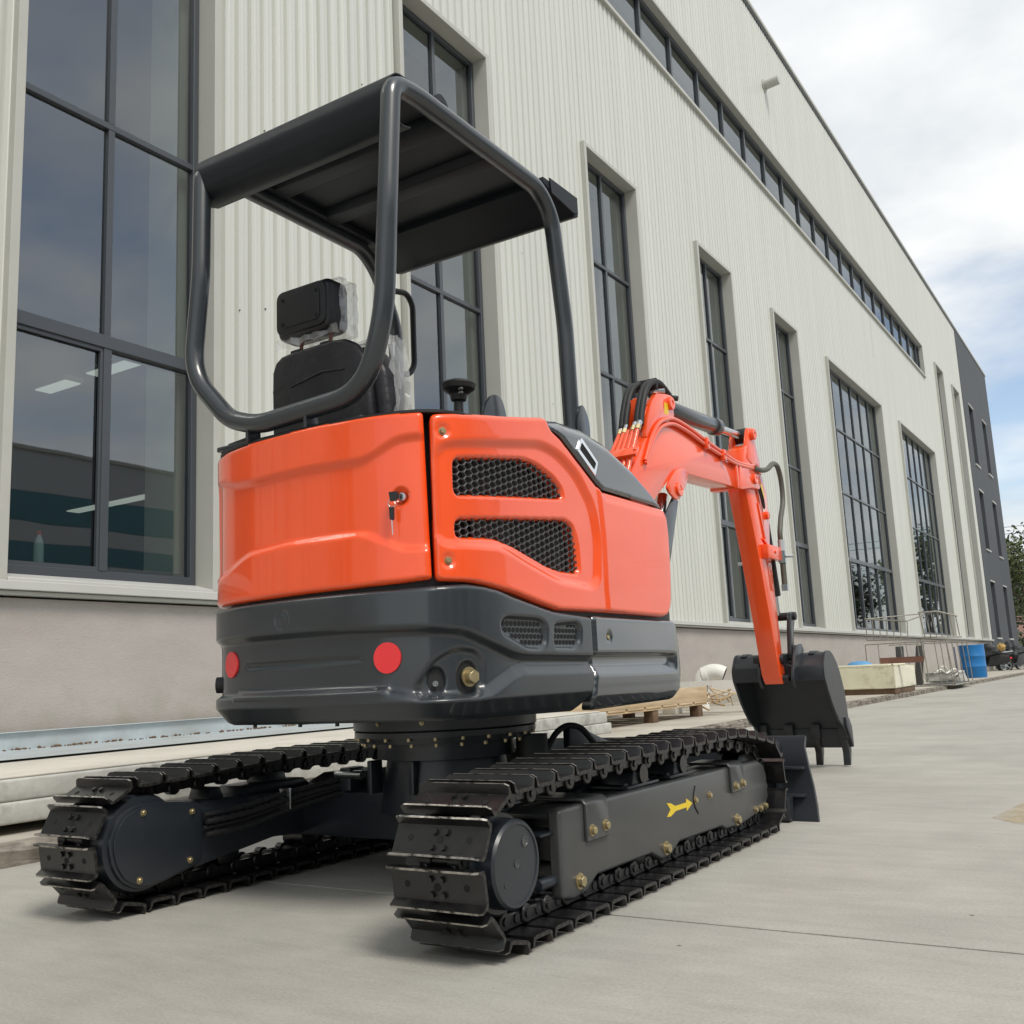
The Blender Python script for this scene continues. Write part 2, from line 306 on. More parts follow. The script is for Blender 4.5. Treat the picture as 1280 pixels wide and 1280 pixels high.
def bm_tube(P, r, n=16, fil=0.0, caps=True, fn=6):
    P = fillet(P, fil, fn) if fil else [Vector(p) for p in P]
    Q = [P[0]]
    for p in P[1:]:
        if (p-Q[-1]).length > 1e-5: Q.append(p)
    P = Q
    bm = bmesh.new(); rings = []; ref = None
    for i, p in enumerate(P):
        t = ((P[min(i+1, len(P)-1)]-P[max(i-1, 0)])).normalized()
        if ref is None:
            ref = t.orthogonal().normalized()
        ref = (ref-t*ref.dot(t)).normalized(); bi = t.cross(ref)
        rr = r(i/(len(P)-1)) if callable(r) else r
        rings.append([bm.verts.new(p+ref*rr*math.cos(2*math.pi*k/n)+bi*rr*math.sin(2*math.pi*k/n)) for k in range(n)])
    for A, B in zip(rings, rings[1:]):
        for k in range(n): bm.faces.new((A[k], A[(k+1) % n], B[(k+1) % n], B[k]))
    if caps: bm.faces.new(rings[0][::-1]); bm.faces.new(rings[-1])
    return bm
def smooth_path(P, n=6):
    P = [Vector(p) for p in P]; P = [2*P[0]-P[1]]+P+[2*P[-1]-P[-2]]; out = []
    for i in range(1, len(P)-2):
        a, b, c, d = P[i-1:i+3]
        for k in range(n):
            t = k/n; out.append(0.5*((2*b)+(c-a)*t+(2*a-5*b+4*c-d)*t*t+(3*b-a-3*c+d)*t**3))
    out.append(P[-2]); return out
def box(name, x0, x1, y0, y1, z0, z1, m, parent=None, b=0.0, seg=2): return finish(bm_box(x0, x1, y0, y1, z0, z1, b, seg), name, m, parent)
def prism(name, poly, axis, a, b, m, parent=None, bev=0.0, seg=2): return finish(bm_prism(poly, axis, a, b, bev, seg), name, m, parent)
def cyl(name, p0, p1, r, m, parent=None, r1=None, n=24, bev=0.0): return finish(bm_cyl(p0, p1, r, r1, n, bev), name, m, parent)
def lathe(name, prof, o, ax, m, parent=None, n=32): return finish(bm_lathe(prof, o, ax, n), name, m, parent)
def tube(name, P, r, m, parent=None, n=16, fil=0.0): return finish(bm_tube(P, r, n, fil), name, m, parent, smooth=60)
def bolt_bm(p, ax, r=0.011, h=0.008):
    p, ax = Vector(p), Vector(ax).normalized()
    bm = bm_cyl(p-ax*0.004, p+ax*0.002, r*1.35, n=16)
    join_bm(bm, bm_cyl(p+ax*0.002, p+ax*(0.002+h), r, r*0.94, n=6, bev=0.0012, seg=1)); return bm
def bolt(p, ax, parent, r=0.011, h=0.008, m='gold', name='bolt'): return finish(bolt_bm(p, ax, r, h), name, m, parent, smooth=30)
def copy_tree(o, parent=None):
    c = o.copy(); COL.objects.link(c)
    if parent is not None: c.parent = parent
    for ch in list(o.children): copy_tree(ch, c)
    return c

# ================================================================ SETTING
# ---------------------------------------------------------------- ground, yard slabs, pavement, kerb
g = box('ground', -400, 400, -300, 700, -0.6, -0.014, 'concrete'); tag(g, kind='structure')
yard = finish(bm_box(-3.99, 30, -22, 92, -0.0135, -0.0095), 'yard_bed', 'joint'); tag(yard, kind='structure')
XS = [-3.985, 1.2, 6.2, 11.2, 16.2, 23]; YS = [-20, -11.4, -6.4, -2.435, 2.565, 7.55, 12.55, 17.55, 22.5, 27.5, 32.5, 40, 50, 60, 90]
for i in range(len(XS)-1):
    for j in range(len(YS)-1):
        gp = 0.0065
        o = box('concrete_slab', XS[i]+gp, XS[i+1]-gp, YS[j]+gp, YS[j+1]-gp, -0.0094, 0.0, 'concrete', yard, b=0.0012, seg=1)
# worn tan patch of old paint on the slab
def blob(cx, cy, rx, ry, n=40, seed=1, rough=0.18):
    rr = random.Random(seed); ph = [rr.uniform(0, 6.28) for _ in range(5)]
    return [(cx+rx*(1+rough*sum(math.sin((k+2)*t+ph[k])/(k+1) for k in range(5)))*math.cos(t), cy+ry*(1+rough*sum(math.sin((k+2)*t+ph[k]*2)/(k+1) for k in range(5)))*math.sin(t)) for t in [2*math.pi*q/n for q in range(n)]]
# tan patch: its transparency is broken up like worn paint
tm = MT['tan']; tt = tm.node_tree; tb = tt.nodes['Principled BSDF']
tcx = tt.nodes.new('ShaderNodeTexCoord'); tnz = tt.nodes.new('ShaderNodeTexNoise'); tnz.inputs['Scale'].default_value = 5; tnz.inputs['Detail'].default_value = 8; tnz.inputs['Roughness'].default_value = 0.7
trp = tt.nodes.new('ShaderNodeValToRGB'); trp.color_ramp.elements[0].position = 0.36; trp.color_ramp.elements[1].position = 0.66; trp.color_ramp.elements[1].color = (0.42, 0.42, 0.42, 1)
tt.links.new(tcx.outputs['Object'], tnz.inputs['Vector']); tt.links.new(tnz.outputs['Fac'], trp.inputs[0]); tt.links.new(trp.outputs[0], tb.inputs['Alpha'])
pt = prism('paint_patch', [(-0.66, 4.62), (-0.50, 4.42), (0.3, 4.45), (0.5, 5.3), (0.1, 5.7), (-0.50, 5.55), (-0.60, 5.1)], 'Z', 0.001, 0.004, 'tan'); tag(pt, 'worn tan paint patch on the yard concrete', kind='structure')

pv = box('pavement', -6.4, -4.13, -12, 62, -0.01, 0.08, 'pave', b=0.01); tag(pv, kind='structure')
def kerb_bm(seed):
    rr = random.Random(seed); bm = bm_box(-0.075, 0.075, 0.006, 0.994, -0.01, 0.08)
    bmesh.ops.subdivide_edges(bm, edges=bm.edges[:], cuts=7, use_grid_fill=True)
    for v in bm.verts:
        if v.co.x > 0.0 and v.co.z > 0.02:
            k = math.sin(v.co.y*11+seed)*0.5+math.sin(v.co.y*27+seed*2)*0.3+rr.uniform(-.4, .4)
            v.co.x += -0.012+0.018*k; v.co.z += -0.007+0.010*rr.uniform(-1, 0.3)-0.008*max(0, k)
    return bm
kmesh = []
for s in range(5):
    o = finish(kerb_bm(s*3+1), 'kerb_stone', 'kerb', pv, smooth=25); kmesh.append(o.data); o.location = (-4.06, -12+s, 0)
for k in range(5, 74):
    o = bpy.data.objects.new('kerb_stone', random.Random(k).choice(kmesh)); COL.objects.link(o); o.parent = pv
    o.location = (-4.06, -12+k, 0)

# ---------------------------------------------------------------- warehouse
WX = -6.3
wh = thing('warehouse', 'long cream corrugated warehouse with tall dark framed windows', 'building', (WX, 0, 0))
wh_inv = Matrix.Translation((-WX, 0, 0))
def W(o): o.parent = wh; o.matrix_parent_inverse = wh_inv; return o   # parts are modelled in world coordinates
FL = 0.07                                # width of the projecting surround
wins = []                                # (y0, y1, z0, z1, mullion count, transoms)
for k in range(-2, 5):
    y0 = 3.62+4.36*k+FL; wins.append((y0, y0+1.69, 1.50, 8.45, 1, (3.32, 5.10, 6.84)))
wins += [(25.52, 31.48, 1.50, 8.45, 5, (3.32, 5.10, 6.84)), (34.22, 40.33, 1.50, 8.45, 5, (3.32, 5.10, 6.84)),
         (43.1, 44.75, 1.50, 12.70, 0, (3.32, 5.10, 6.84, 8.6, 10.4)), (47.25, 48.9, 1.50, 12.70, 0, (3.32, 5.10, 6.84, 8.6, 10.4))]
cler = (1.35, 40.45, 11.55, 12.75)
Y0, Y1, Z0, Z1 = -11.0, 50.3, 1.43, 16.22
# corrugated cladding
PITCH = 0.1525
prof = []
k = 0; y = Y0-0.03
base = 5.688-PITCH*120
i = 0
while True:
    yb = base+i*PITCH; i += 1
    if yb > Y1+PITCH: break
    for dy, dxp in ((-0.024, 0.0), (-0.013, -0.034), (0.010, -0.034), (0.026, 0.0), (0.058, 0.0), (0.070, 0.005), (0.082, 0.005), (0.094, 0.0)):
        prof.append((yb+dy, dxp))
prof = [p for p in prof if Y0 <= p[0] <= Y1]
def xprof(yy):
    for a, b in zip(prof, prof[1:]):
        if a[0] <= yy <= b[0]: return a[1]+(b[1]-a[1])*(yy-a[0])/max(1e-9, b[0]-a[0])
    return 0.0
opens = [(w[0]-0.03, w[1]+0.03, Z0-1, w[3]+0.03) for w in wins]+[(cler[0]-0.02, cler[1]+0.02, cler[2]-0.03, cler[3]+0.03)]
ys = sorted(set([p[0] for p in prof]+[y for o in opens for y in o[:2] if Y0 < y < Y1]))
pd = dict(prof)
bm = bmesh.new(); vc = {}
def V(y, z):
    q = (round(y, 5), round(z, 4))
    if q not in vc: vc[q] = bm.verts.new((WX+(pd[y] if y in pd else xprof(y)), y, z))
    return vc[q]
for a, b in zip(ys, ys[1:]):
    if b-a < 1e-4: continue
    zs = [(Z0, Z1)]
    mid = (a+b)/2
    for o in opens:
        if o[0] < mid < o[1]:
            nz = []
            for (p, q) in zs:
                if o[2] > p: nz.append((p, min(q, o[2])))
                if o[3] < q: nz.append((max(p, o[3]), q))
            zs = nz
    for p, q in zs:
        if q-p > 1e-3: bm.faces.new((V(a, p), V(b, p), V(b, q), V(a, q)))
W(finish(bm, 'cladding', 'clad', smooth=20))
# plinth, base flashing, parapet
W(box('plinth', -6.75, WX-0.005, Y0, Y1, -0.05, 1.33, 'plinth'))
for nm, zz, xo, mm in (('base_flashing', (1.375, 1.435), -6.205, 'sill'), ('base_flashing', (1.345, 1.372), -6.235, 'trim')):
    W(box(nm, -6.5, xo, Y0, Y1+0.03, zz[0], zz[1], mm, b=0.004, seg=1))
W(box('parapet_cap', -6.75, -6.235, Y0-0.04, 60.6, 16.27, 16.37, 'trim', b=0.01))
W(box('parapet_drip', -6.6, -6.27, Y0, 50.3, 16.19, 16.265, 'frame_w'))
W(box('parapet_back', -6.75, -6.36, Y0, 50.3, 13.2, 16.2, 'inner_dark'))
W(box('roof', -30, -6.6, Y0, 50.3, 15.2, 15.4, 'inner_dark'))
W(box('rear_wall', -30.3, -30, Y0, 50.3, 0, 16.2, 'opp'))
W(box('interior_floor', -30, -6.76, Y0, 50.3, 0.0, 0.2, 'inner_dark'))
W(box('interior_partition', -19.2, -19, Y0, 50.3, 0.2, 15.2, 'inner_dark'))
W(box('gable_wall', -30, -6.45, Y0-0.25, Y0-0.01, 0, 16.2, 'opp'))
W(box('interior_ceiling', -19, -6.9, Y0, 50.3, 9.2, 9.35, 'inner_dark'))
# inner wall with plaster reveals
bm = bmesh.new(); edges = [Y0]+[v for w in wins for v in (w[0]+0.02, w[1]-0.10)]+[Y1]
for a, b in zip(edges[::2], edges[1::2]): join_bm(bm, bm_box(-6.95, -6.56, a, b, 1.34, 8.44))
join_bm(bm, bm_box(-6.95, -6.56, Y0, 42.9, 8.46, 11.5)); join_bm(bm, bm_box(-6.95, -6.56, Y0, Y1, 12.95, 15.1))
join_bm(bm, bm_box(-6.95, -6.56, 44.9, 47.1, 8.46, 12.9)); join_bm(bm, bm_box(-6.95, -6.56, 49.0, Y1, 8.46, 12.9))
join_bm(bm, bm_box(-6.95, -6.76, Y0, Y1, 0.2, 1.33))
W(finish(bm, 'inner_wall', 'inner'))
# ceiling lamps seen through the glass
for (x0, x1, yy, zz) in ((-9.95, -9.35, 6.2, 4.0), (-9.05, -8.25, 6.2, 4.0), (-11.6, -9.2, 7.7, 3.05), (-9.9, -9.2, 10.6, 4.0), (-9.0, -8.3, 10.6, 4.0), (-9.6, -8.6, 15.2, 4.0), (-9.6, -8.6, 19.6, 4.0)):
    h = W(box('ceiling_lamp', x0, x1, yy-0.11, yy+0.11, zz, zz+0.05, 'sill', b=0.006, seg=1))
    box('lamp_tube', x0+0.03, x1-0.03, yy-0.09, yy+0.09, zz-0.012, zz-0.001, 'lamp', h)
# windows
FX0, FX1 = -6.50, -6.43                  # back and front of the frame profile
def window(y0, y1, z0, z1, nm, trs, sash=True):
    bm = bmesh.new(); fw = 0.055
    join_bm(bm, bm_box(FX0, FX1, y0, y0+fw, z0, z1, 0.004, 1)); join_bm(bm, bm_box(FX0, FX1, y1-fw, y1, z0, z1, 0.004, 1))
    join_bm(bm, bm_box(FX0, FX1, y0+fw, y1-fw, z1-fw, z1, 0.004, 1)); join_bm(bm, bm_box(FX0, FX1, y0+fw, y1-fw, z0, z0+0.07, 0.004, 1))
    win = W(finish(bm, 'window', 'frame_w'))
    # projecting surround and reveals
    bm = bmesh.new(); xo = -6.225
    join_bm(bm, bm_box(-6.52, xo, y0-FL, y0-0.002, z0-0.07, z1+FL, 0.004, 1)); join_bm(bm, bm_box(-6.52, xo, y1+0.002, y1+FL, z0-0.07, z1+FL, 0.004, 1))
    join_bm(bm, bm_box(-6.52, xo-0.003, y0-0.002, y1+0.002, z1+0.003, z1+FL-0.003, 0.004, 1))
    finish(bm, 'surround', 'trim', win)
    sb = bm_prism([(-6.44, z0+0.01), (-6.215, z0-0.045), (-6.215, z0-0.072), (-6.5, z0-0.072), (-6.5, z0+0.01)], 'Y', y0-0.002, y1+0.002, 0.003, 1)
    finish(sb, 'sill', 'sill', win)
    my = [y0+(y1-y0)*(i+1)/(nm+1) for i in range(nm)]
    mw = 0.028
    zb = [z0+0.07]+list(trs)+[z1-fw]
    for j, t in enumerate(trs):
        hh = 0.05 if j == 0 and sash else 0.026
        finish(bm_box(FX0+0.004, FX1-0.004 if j else FX1+0.012, y0+fw, y1-fw, t-hh, t+hh, 0.003, 1), 'transom', 'frame_w', win)
    for yy in my:
        for j in range(len(zb)-1):
            lo = zb[j]+(0 if j == 0 else (0.05 if j == 1 and sash else 0.026)); hi = zb[j+1]-(0 if j == len(zb)-2 else (0.05 if j == 0 and sash else 0.026))
            finish(bm_box(FX0+0.006, FX1-0.006 if j else FX1+0.004, yy-mw*(1.2 if j == 0 else 1), yy+mw*(1.2 if j == 0 else 1), lo, hi, 0.003, 1), 'mullion', 'frame_w', win)
    yb = [y0+fw]+my+[y1-fw]
    for a, b in zip(yb, yb[1:]):
        for j in range(len(zb)-1):
            finish(bm_box(-6.478, -6.470, a, b, zb[j], zb[j+1]), 'pane', 'glass', win)
            if j == 0 and sash and nm == 1:
                s = bmesh.new(); q = 0.03; xs = (-6.462, -6.436) if a == yb[0] else (-6.49, -6.481)
                aa, bb = a+(0.0 if a == yb[0] else mw), b-(mw if a == yb[0] else 0)
                for rr in ((aa, aa+q, zb[0], zb[1]-0.05), (bb-q, bb, zb[0], zb[1]-0.05), (aa+q, bb-q, zb[0], zb[0]+q), (aa+q, bb-q, zb[1]-0.05-q, zb[1]-0.05)):
                    join_bm(s, bm_box(xs[0], xs[1], *rr))
                finish(s, 'sash', 'frame_w', win)
    return win
for w in wins: window(*w, sash=w[4] > 0)
# clerestory strip
bm = bmesh.new(); y0, y1, z0, z1 = cler
for q in ((y0, y0+0.06, z0, z1), (y1-0.06, y1, z0, z1), (y0+0.06, y1-0.06, z1-0.09, z1), (y0+0.06, y1-0.06, z0, z0+0.06)): join_bm(bm, bm_box(-6.50, -6.40, *q))
win = W(finish(bm, 'clerestory_window', 'frame_w'))
bm = bmesh.new()
for q in ((-6.52, -6.255, y0-0.05, y1+0.05, z1+0.003, z1+0.07), (-6.52, -6.255, y1+0.002, y1+0.05, z0-0.05, z1+0.001), (-6.52, -6.255, y0-0.05, y0-0.002, z0-0.05, z1+0.001)): join_bm(bm, bm_box(*q, 0.003, 1))
finish(bm, 'surround', 'trim', win)
finish(bm_box(-6.52, -6.235, y0-0.06, y1+0.06, z0-0.075, z0-0.002, 0.004, 1), 'sill', 'trim', win)
mys = [y0+0.06]+[15.23+1.37*k for k in range(-10, 19) if y0+0.3 < 15.23+1.37*k < y1-0.3]+[y1-0.06]
for yy in mys[1:-1]: finish(bm_box(-6.49, -6.405, yy-0.035, yy+0.035, z0+0.06, z1-0.09, 0.003, 1), 'mullion', 'frame_w', win)
for a, b in zip(mys, mys[1:]): finish(bm_box(-6.462, -6.454, a, b, z0+0.06, z1-0.09), 'pane', 'glass', win)
# drain spout high on the wall
bm = bm_tube([(-6.34, 22.3, 14.55), (-5.93, 22.3, 14.58)], 0.11, 20)
sp = W(finish(bm, 'drain_spout', 'trim', smooth=60)); lathe('spout_collar', [(0, 0.11), (0, 0.16), (0.02, 0.16), (0.02, 0.11)], (-6.30, 22.3, 14.55), (1, 0, 0), 'trim', sp)
# cladding screws
bm = bmesh.new(); rr = random.Random(3)
for (yy, zz) in ((6.02, 5.72), (6.33, 5.55), (6.02, 4.0), (6.35, 3.85), (7.05, 3.8), (7.4, 6.9), (5.72, 3.9), (10.5, 6.1), (11.4, 6.1), (11.1, 4.2), (7.1, 5.9)):
    join_bm(bm, bm_cyl((WX-0.005, yy, zz), (WX+0.010, yy, zz), 0.006, n=8))
W(finish(bm, 'cladding_screws', 'black'))

# ---------------------------------------------------------------- charcoal end building
ob = thing('office_building', 'charcoal rendered office block joined to the far end of the cream warehouse', 'building', (-6.3, 55.5, 0))
oi = Matrix.Translation((6.3, -55.5, 0))
def O(o): o.parent = ob; o.matrix_parent_inverse = oi; return o
ow = [(52.0, 53.35, a, b) for a, b in ((1.55, 4.2), (5.75, 8.6), (9.9, 12.85))]+[(56.6, 57.95, a, b) for a, b in ((1.55, 4.2), (5.75, 8.6), (10.1, 12.95))]
yy = sorted({50.33, 60.5, *[v for w in ow for v in w[:2]]}); bm = bmesh.new()
for a, b in zip(yy, yy[1:]):
    zz = [0.0]+[v for w in sorted(ow, key=lambda q: q[2]) if w[0] <= (a+b)/2 <= w[1] for v in w[2:]]+[16.26]
    for p, q in zip(zz[::2], zz[1::2]): join_bm(bm, bm_box(-6.6, -6.28, a, b, p, q))
O(finish(bm, 'wall', 'annex')); O(box('end_wall', -24, -6.61, 60.2, 60.5, 0, 16.26, 'annex')); O(box('roof', -24, -6.61, 50.5, 60.2, 15.9, 16.1, 'annex'))
O(box('interior', -9.6, -9.5, 50.4, 60.1, 0, 15.8, 'inner_dark'))
for w in ow:
    bm = bmesh.new(); f = 0.06
    for q in ((w[0], w[0]+f, w[2], w[3]), (w[1]-f, w[1], w[2], w[3]), (w[0]+f, w[1]-f, w[3]-f, w[3]), (w[0]+f, w[1]-f, w[2], w[2]+f), ((w[0]+w[1])/2-.03, (w[0]+w[1])/2+.03, w[2]+f, w[3]-f)): join_bm(bm, bm_box(-6.52, -6.44, *q))
    wi = O(finish(bm, 'window', 'frame_w')); finish(bm_box(-6.49, -6.48, w[0]+f, w[1]-f, w[2]+f, w[3]-f), 'pane', 'glass', wi)
    s = bmesh.new()
    join_bm(s, bm_box(-6.5, -6.22, w[0]-0.05, w[1]+0.05, w[2]-0.07, w[2]-0.002)); join_bm(s, bm_box(-6.5, -6.24, w[0]-0.05, w[1]+0.05, w[3]+0.002, w[3]+0.06))
    finish(s, 'sill', 'sill', wi)

# ---------------------------------------------------------------- factory across the yard (seen only in the window glass)
op = thing('opposite_factory', 'long grey factory with dark teal band facing the warehouse, mirrored in its windows', 'building', (15.5, 0, 0))
pi = Matrix.Translation((-15.5, 0, 0))
def P_(o): o.parent = op; o.matrix_parent_inverse = pi; return o
P_(box('wall', 15.5, 15.8, -25, 26, 7.0, 8.3, 'opp')); P_(box('teal_band', 15.49, 15.79, -25, 26, 6.05, 6.99, 'teal')); P_(box('wall', 15.5, 15.8, -25, 26, 5.46, 6.04, 'opp')); P_(box('teal_band', 15.49, 15.79, -25, 26, 4.85, 5.45, 'teal'))
P_(box('lower_wall', 15.5, 15.8, -25, 26, 0, 4.84, 'opp')); P_(box('roof', 15.81, 40, -25, 26, 7.9, 8.1, 'opp')); P_(box('back_wall', 39.5, 40, -25, 26, 0, 7.88, 'opp'))
P_(box('parapet_cap', 15.42, 15.9, -25.1, 26.1, 8.305, 8.42, 'trim'))
for k in range(7):
    P_(box('window', 15.44, 15.485, -20+6.6*k, -16.4+6.6*k, 1.2, 3.2, 'frame_w'))


# ================================================================ EXCAVATOR
CX, CY = -2.15, 2.90                     # slewing centre
ex = thing('excavator', 'orange and charcoal mini excavator on steel tracks standing on the concrete yard', 'excavator', (CX, CY, 0))
exi = Matrix.Translation((-CX, -CY, 0))
def E(o): o.parent = ex; o.matrix_parent_inverse = exi; return o

# ---------------------------------------------------------------- body panels: surfaces over the plan outline of the upper body
half = [(0,2.143),(.12,2.145),(.24,2.151),(.34,2.165),(.42,2.19),(.475,2.222),(.513,2.27),(.533,2.33),(.543,2.42),(.548,2.6),(.55,2.9),(.55,3.5),(.548,3.70),(.535,3.77),(.50,3.82),(.42,3.845)]
hp = smooth_path([(a, b, 0) for a, b in half], 10)
half_l = [(0,2.143),(.12,2.146),(.20,2.152),(.30,2.172),(.37,2.200),(.42,2.243),(.46,2.30),(.495,2.37),(.52,2.45),(.535,2.55),(.545,2.7),(.55,2.95),(.55,3.5),(.548,3.70),(.535,3.77),(.50,3.82),(.42,3.845)]
hl_ = smooth_path([(a, b, 0) for a, b in half_l], 10)
plan = np.array([(CX-p.x, p.y) for p in hl_[::-1][:-1]]+[(CX+p.x, p.y) for p in hp])
PS = np.concatenate([[0], np.cumsum(np.linalg.norm(np.diff(plan, axis=0), axis=1))]); PS -= PS[len(hl_)-1]
tan_ = np.gradient(plan, PS, axis=0); tan_ /= np.linalg.norm(tan_, axis=1)[:, None]
NRM = np.stack([tan_[:, 1], -tan_[:, 0]], 1)
def surf(s, z, h):
    s = np.asarray(s, float)
    x = np.interp(s, PS, plan[:, 0]); y = np.interp(s, PS, plan[:, 1])
    nx = np.interp(s, PS, NRM[:, 0]); ny = np.interp(s, PS, NRM[:, 1])
    return np.stack([x+nx*h, y+ny*h, np.asarray(z, float)+0*x], -1)
def sp(s, z, h=0.0): return Vector(surf(s, z, h).tolist())
def snrm(s): return Vector((float(np.interp(s, PS, NRM[:, 0])), float(np.interp(s, PS, NRM[:, 1])), 0)).normalized()
def rpoly(P, r, n=5): return [(p.x, p.y) for p in fillet([(a, b, 0) for a, b in P], r, n, closed=True)]
def dens(P, step):
    out = []
    for a, b in zip(P, P[1:]+P[:1]):
        d = math.hypot(b[0]-a[0], b[1]-a[1]); n = max(1, round(d/step))
        out += [(a[0]+(b[0]-a[0])*k/n, a[1]+(b[1]-a[1])*k/n) for k in range(n)]
    return out
def sdist(Q, P):
    """signed distance of points Q to polygon P, positive inside"""
    Q = np.asarray(Q, float); P = np.asarray(P, float); best = np.full(len(Q), 1e9); ins = np.zeros(len(Q), bool)
    for a, b in zip(P, np.roll(P, -1, 0)):
        e = b-a; L = max(1e-12, e@e); t = np.clip(((Q-a)@e)/L, 0, 1); d = np.linalg.norm(Q-a-t[:, None]*e, axis=1); best = np.minimum(best, d)
        c = (a[1] > Q[:, 1]) != (b[1] > Q[:, 1])
        with np.errstate(divide='ignore', invalid='ignore'): xi = (b[0]-a[0])*(Q[:, 1]-a[1])/(b[1]-a[1])+a[0]
        ins ^= c & (Q[:, 0] < xi)
    return np.where(ins, best, -best)
def sst(a, b, x):
    t = np.clip((x-a)/(b-a), 0, 1); return t*t*(3-2*t)
def panel(name, outline, m, holes=(), steps=(), dimples=(), base=0.0, er=0.012, step=0.007, depth=0.03, cr=0.012, chamfer=None, lean=None, hole_r=0.010, hole_depth=0.016):
    ol = dens(rpoly(outline, cr), step*0.75)
    hl = [dens(h, step*0.6) for h in holes]
    A = np.array(ol); s0, z0 = A.min(0); s1, z1 = A.max(0)
    gs, gz = np.meshgrid(np.arange(s0, s1, step), np.arange(z0, z1, step*0.86)); gs[1::2] += step/2
    G = np.stack([gs.ravel(), gz.ravel()], 1)
    d = sdist(G, ol); keep = d > step*0.55; hd = []
    for h in hl:
        q = sdist(G, h); keep &= q < -step*0.5
    G = G[keep]
    verts = [Vector(p) for p in ol]; edges = [(i, (i+1) % len(ol)) for i in range(len(ol))]
    for h in hl:
        o = len(verts); verts += [Vector(p) for p in h]; edges += [(o+i, o+(i+1) % len(h)) for i in range(len(h))]
    nb = len(verts)
    # rings of points just inside each edge so that the rounding is smooth
    verts += [Vector(p) for p in G.tolist()]
    vo, eo, fo, *_ = delaunay_2d_cdt(verts, edges, [], 0, 1e-7)
    Q = np.array([tuple(v) for v in vo])
    F = np.array([f for f in fo if len(f) == 3]); cen = Q[F].mean(1)
    ok = sdist(cen, ol) > 0
    for h in hl: ok &= sdist(cen, h) < 0
    F = F[ok]
    H = np.full(len(Q), base)
    dd = np.clip(sdist(Q, ol), 0, None)
    if er > 0:
        t = np.clip(dd, 0, er); H -= er-np.sqrt(np.maximum(0, er*er-(er-t)**2))
    for h in hl:
        q = np.clip(-sdist(Q, h), 0, None)
        H -= hole_depth*(1-sst(0, hole_r, q))
    for st_ in steps:
        if callable(st_): H -= st_(Q)
        else: poly, dep, w = st_; H -= dep*sst(-w/2, w/2, sdist(Q, poly))
    for (cs, cz, r, dep, w) in dimples:
        q = r-np.hypot(Q[:, 0]-cs, Q[:, 1]-cz); H -= dep*sst(-w/2, w/2, q)
    if chamfer:                          # (height, inward amount): lower edge tucked under
        t = np.clip((chamfer[0]-Q[:, 1])/chamfer[2], 0, 1); H -= chamfer[1]*t
    if lean is not None: H -= lean(Q)
    co = surf(Q[:, 0], Q[:, 1], H)
    bm = bmesh.new(); vs = [bm.verts.new(p) for p in co.tolist()]
    for f in F: bm.faces.new([vs[i] for i in f])
    for v in [v for v in bm.verts if not v.link_faces]: bm.verts.remove(v)
    bm.verts.index_update()
    be = [e for e in bm.edges if len(e.link_faces) == 1]
    r = bmesh.ops.extrude_edge_only(bm, edges=be)
    for v in r['geom']:
        if isinstance(v, bmesh.types.BMVert):
            p = np.array((v.co.x, v.co.y)); j = int(np.argmin(((plan-p)**2).sum(1))); v.co.x -= NRM[j, 0]*depth; v.co.y -= NRM[j, 1]*depth
    me = bpy.data.meshes.new(name); bmesh.ops.recalc_face_normals(bm, faces=bm.faces[:])
    for f in bm.faces: f.smooth = True
    for e in be:
        if e.is_valid: e.smooth = False
    bm.to_mesh(me); bm.free()
    return E(link(name, me, m))
SIDE_REC = [(0.512,1.319),(1.021,1.401),(1.136,1.386),(1.254,1.334),(1.356,1.237),(1.383,1.12),(1.365,0.976),(1.32,0.95),(1.09,0.96),(0.903,1.005),(0.77,1.043),(0.509,1.034)]
G1 = [(0.578,1.285),(0.933,1.336),(1.014,1.329),(1.112,1.302),(1.161,1.271),(1.169,1.243),(0.577,1.182)]
G2 = [(0.578,1.107),(1.172,1.165),(1.225,1.151),(1.249,1.092),(1.254,0.996),(1.124,0.996),(1.038,1.008),(0.844,1.056),(0.749,1.07),(0.576,1.059)]
SB = [(0.53,1.363),(0.534,0.988)]
CW_W1 = [(-0.215,0.732),(0.25,0.733),(0.257,0.721),(-0.215,0.718)]
CW_W2 = [(-0.254,0.644),(0.346,0.643),(0.352,0.632),(-0.254,0.63)]
W3 = [(0.738,0.82),(0.772,0.833),(0.949,0.83),(0.99,0.814),(0.98,0.752),(0.945,0.74),(0.876,0.742),(0.743,0.786)]
W4 = [(1.037,0.815),(1.181,0.826),(1.209,0.81),(1.2,0.758),(1.166,0.742),(1.032,0.744)]
def mirror(P): return [(-a, b) for a, b in P][::-1]
# --- rear hood (wraps round the tail)
t_out = [(-0.62, 1.395), (-0.5, 1.405), (-0.3, 1.418), (-0.101, 1.425), (0.021, 1.428), (0.149, 1.428), (0.306, 1.425), (0.476, 1.42), (0.488, 0.937), (0.383, 0.93), (0.229, 0.927), (0.052, 0.926), (-0.121, 0.923), (-0.3, 0.921), (-0.62, 0.921)]
t_rec = [(-0.44, 1.325), (-0.33, 1.318), (-0.262, 1.297), (-0.153, 1.291), (0.058, 1.297), (0.271, 1.293), (0.31, 1.302), (0.394, 1.342), (0.428, 1.347), (0.6, 1.347), (0.6, 1.025), (0.408, 1.025), (0.363, 1.047), (0.279, 1.082), (0.128, 1.082), (-0.007, 1.083), (-0.188, 1.068), (-0.25, 1.045), (-0.32, 1.02), (-0.46, 1.02)]
t_rec = [(a, b) for a, b in t_rec]
hood = panel('rear_hood', t_out, 'orange', steps=[(rpoly(t_rec, 0.03), 0.013, 0.026)], dimples=[(0.40, 1.178, 0.022, 0.016, 0.014)], er=0.014, step=0.0065)
def sub(o, parent):
    o.parent = parent; return o
def on(s, z, h=0.0): return sp(s, z, h)
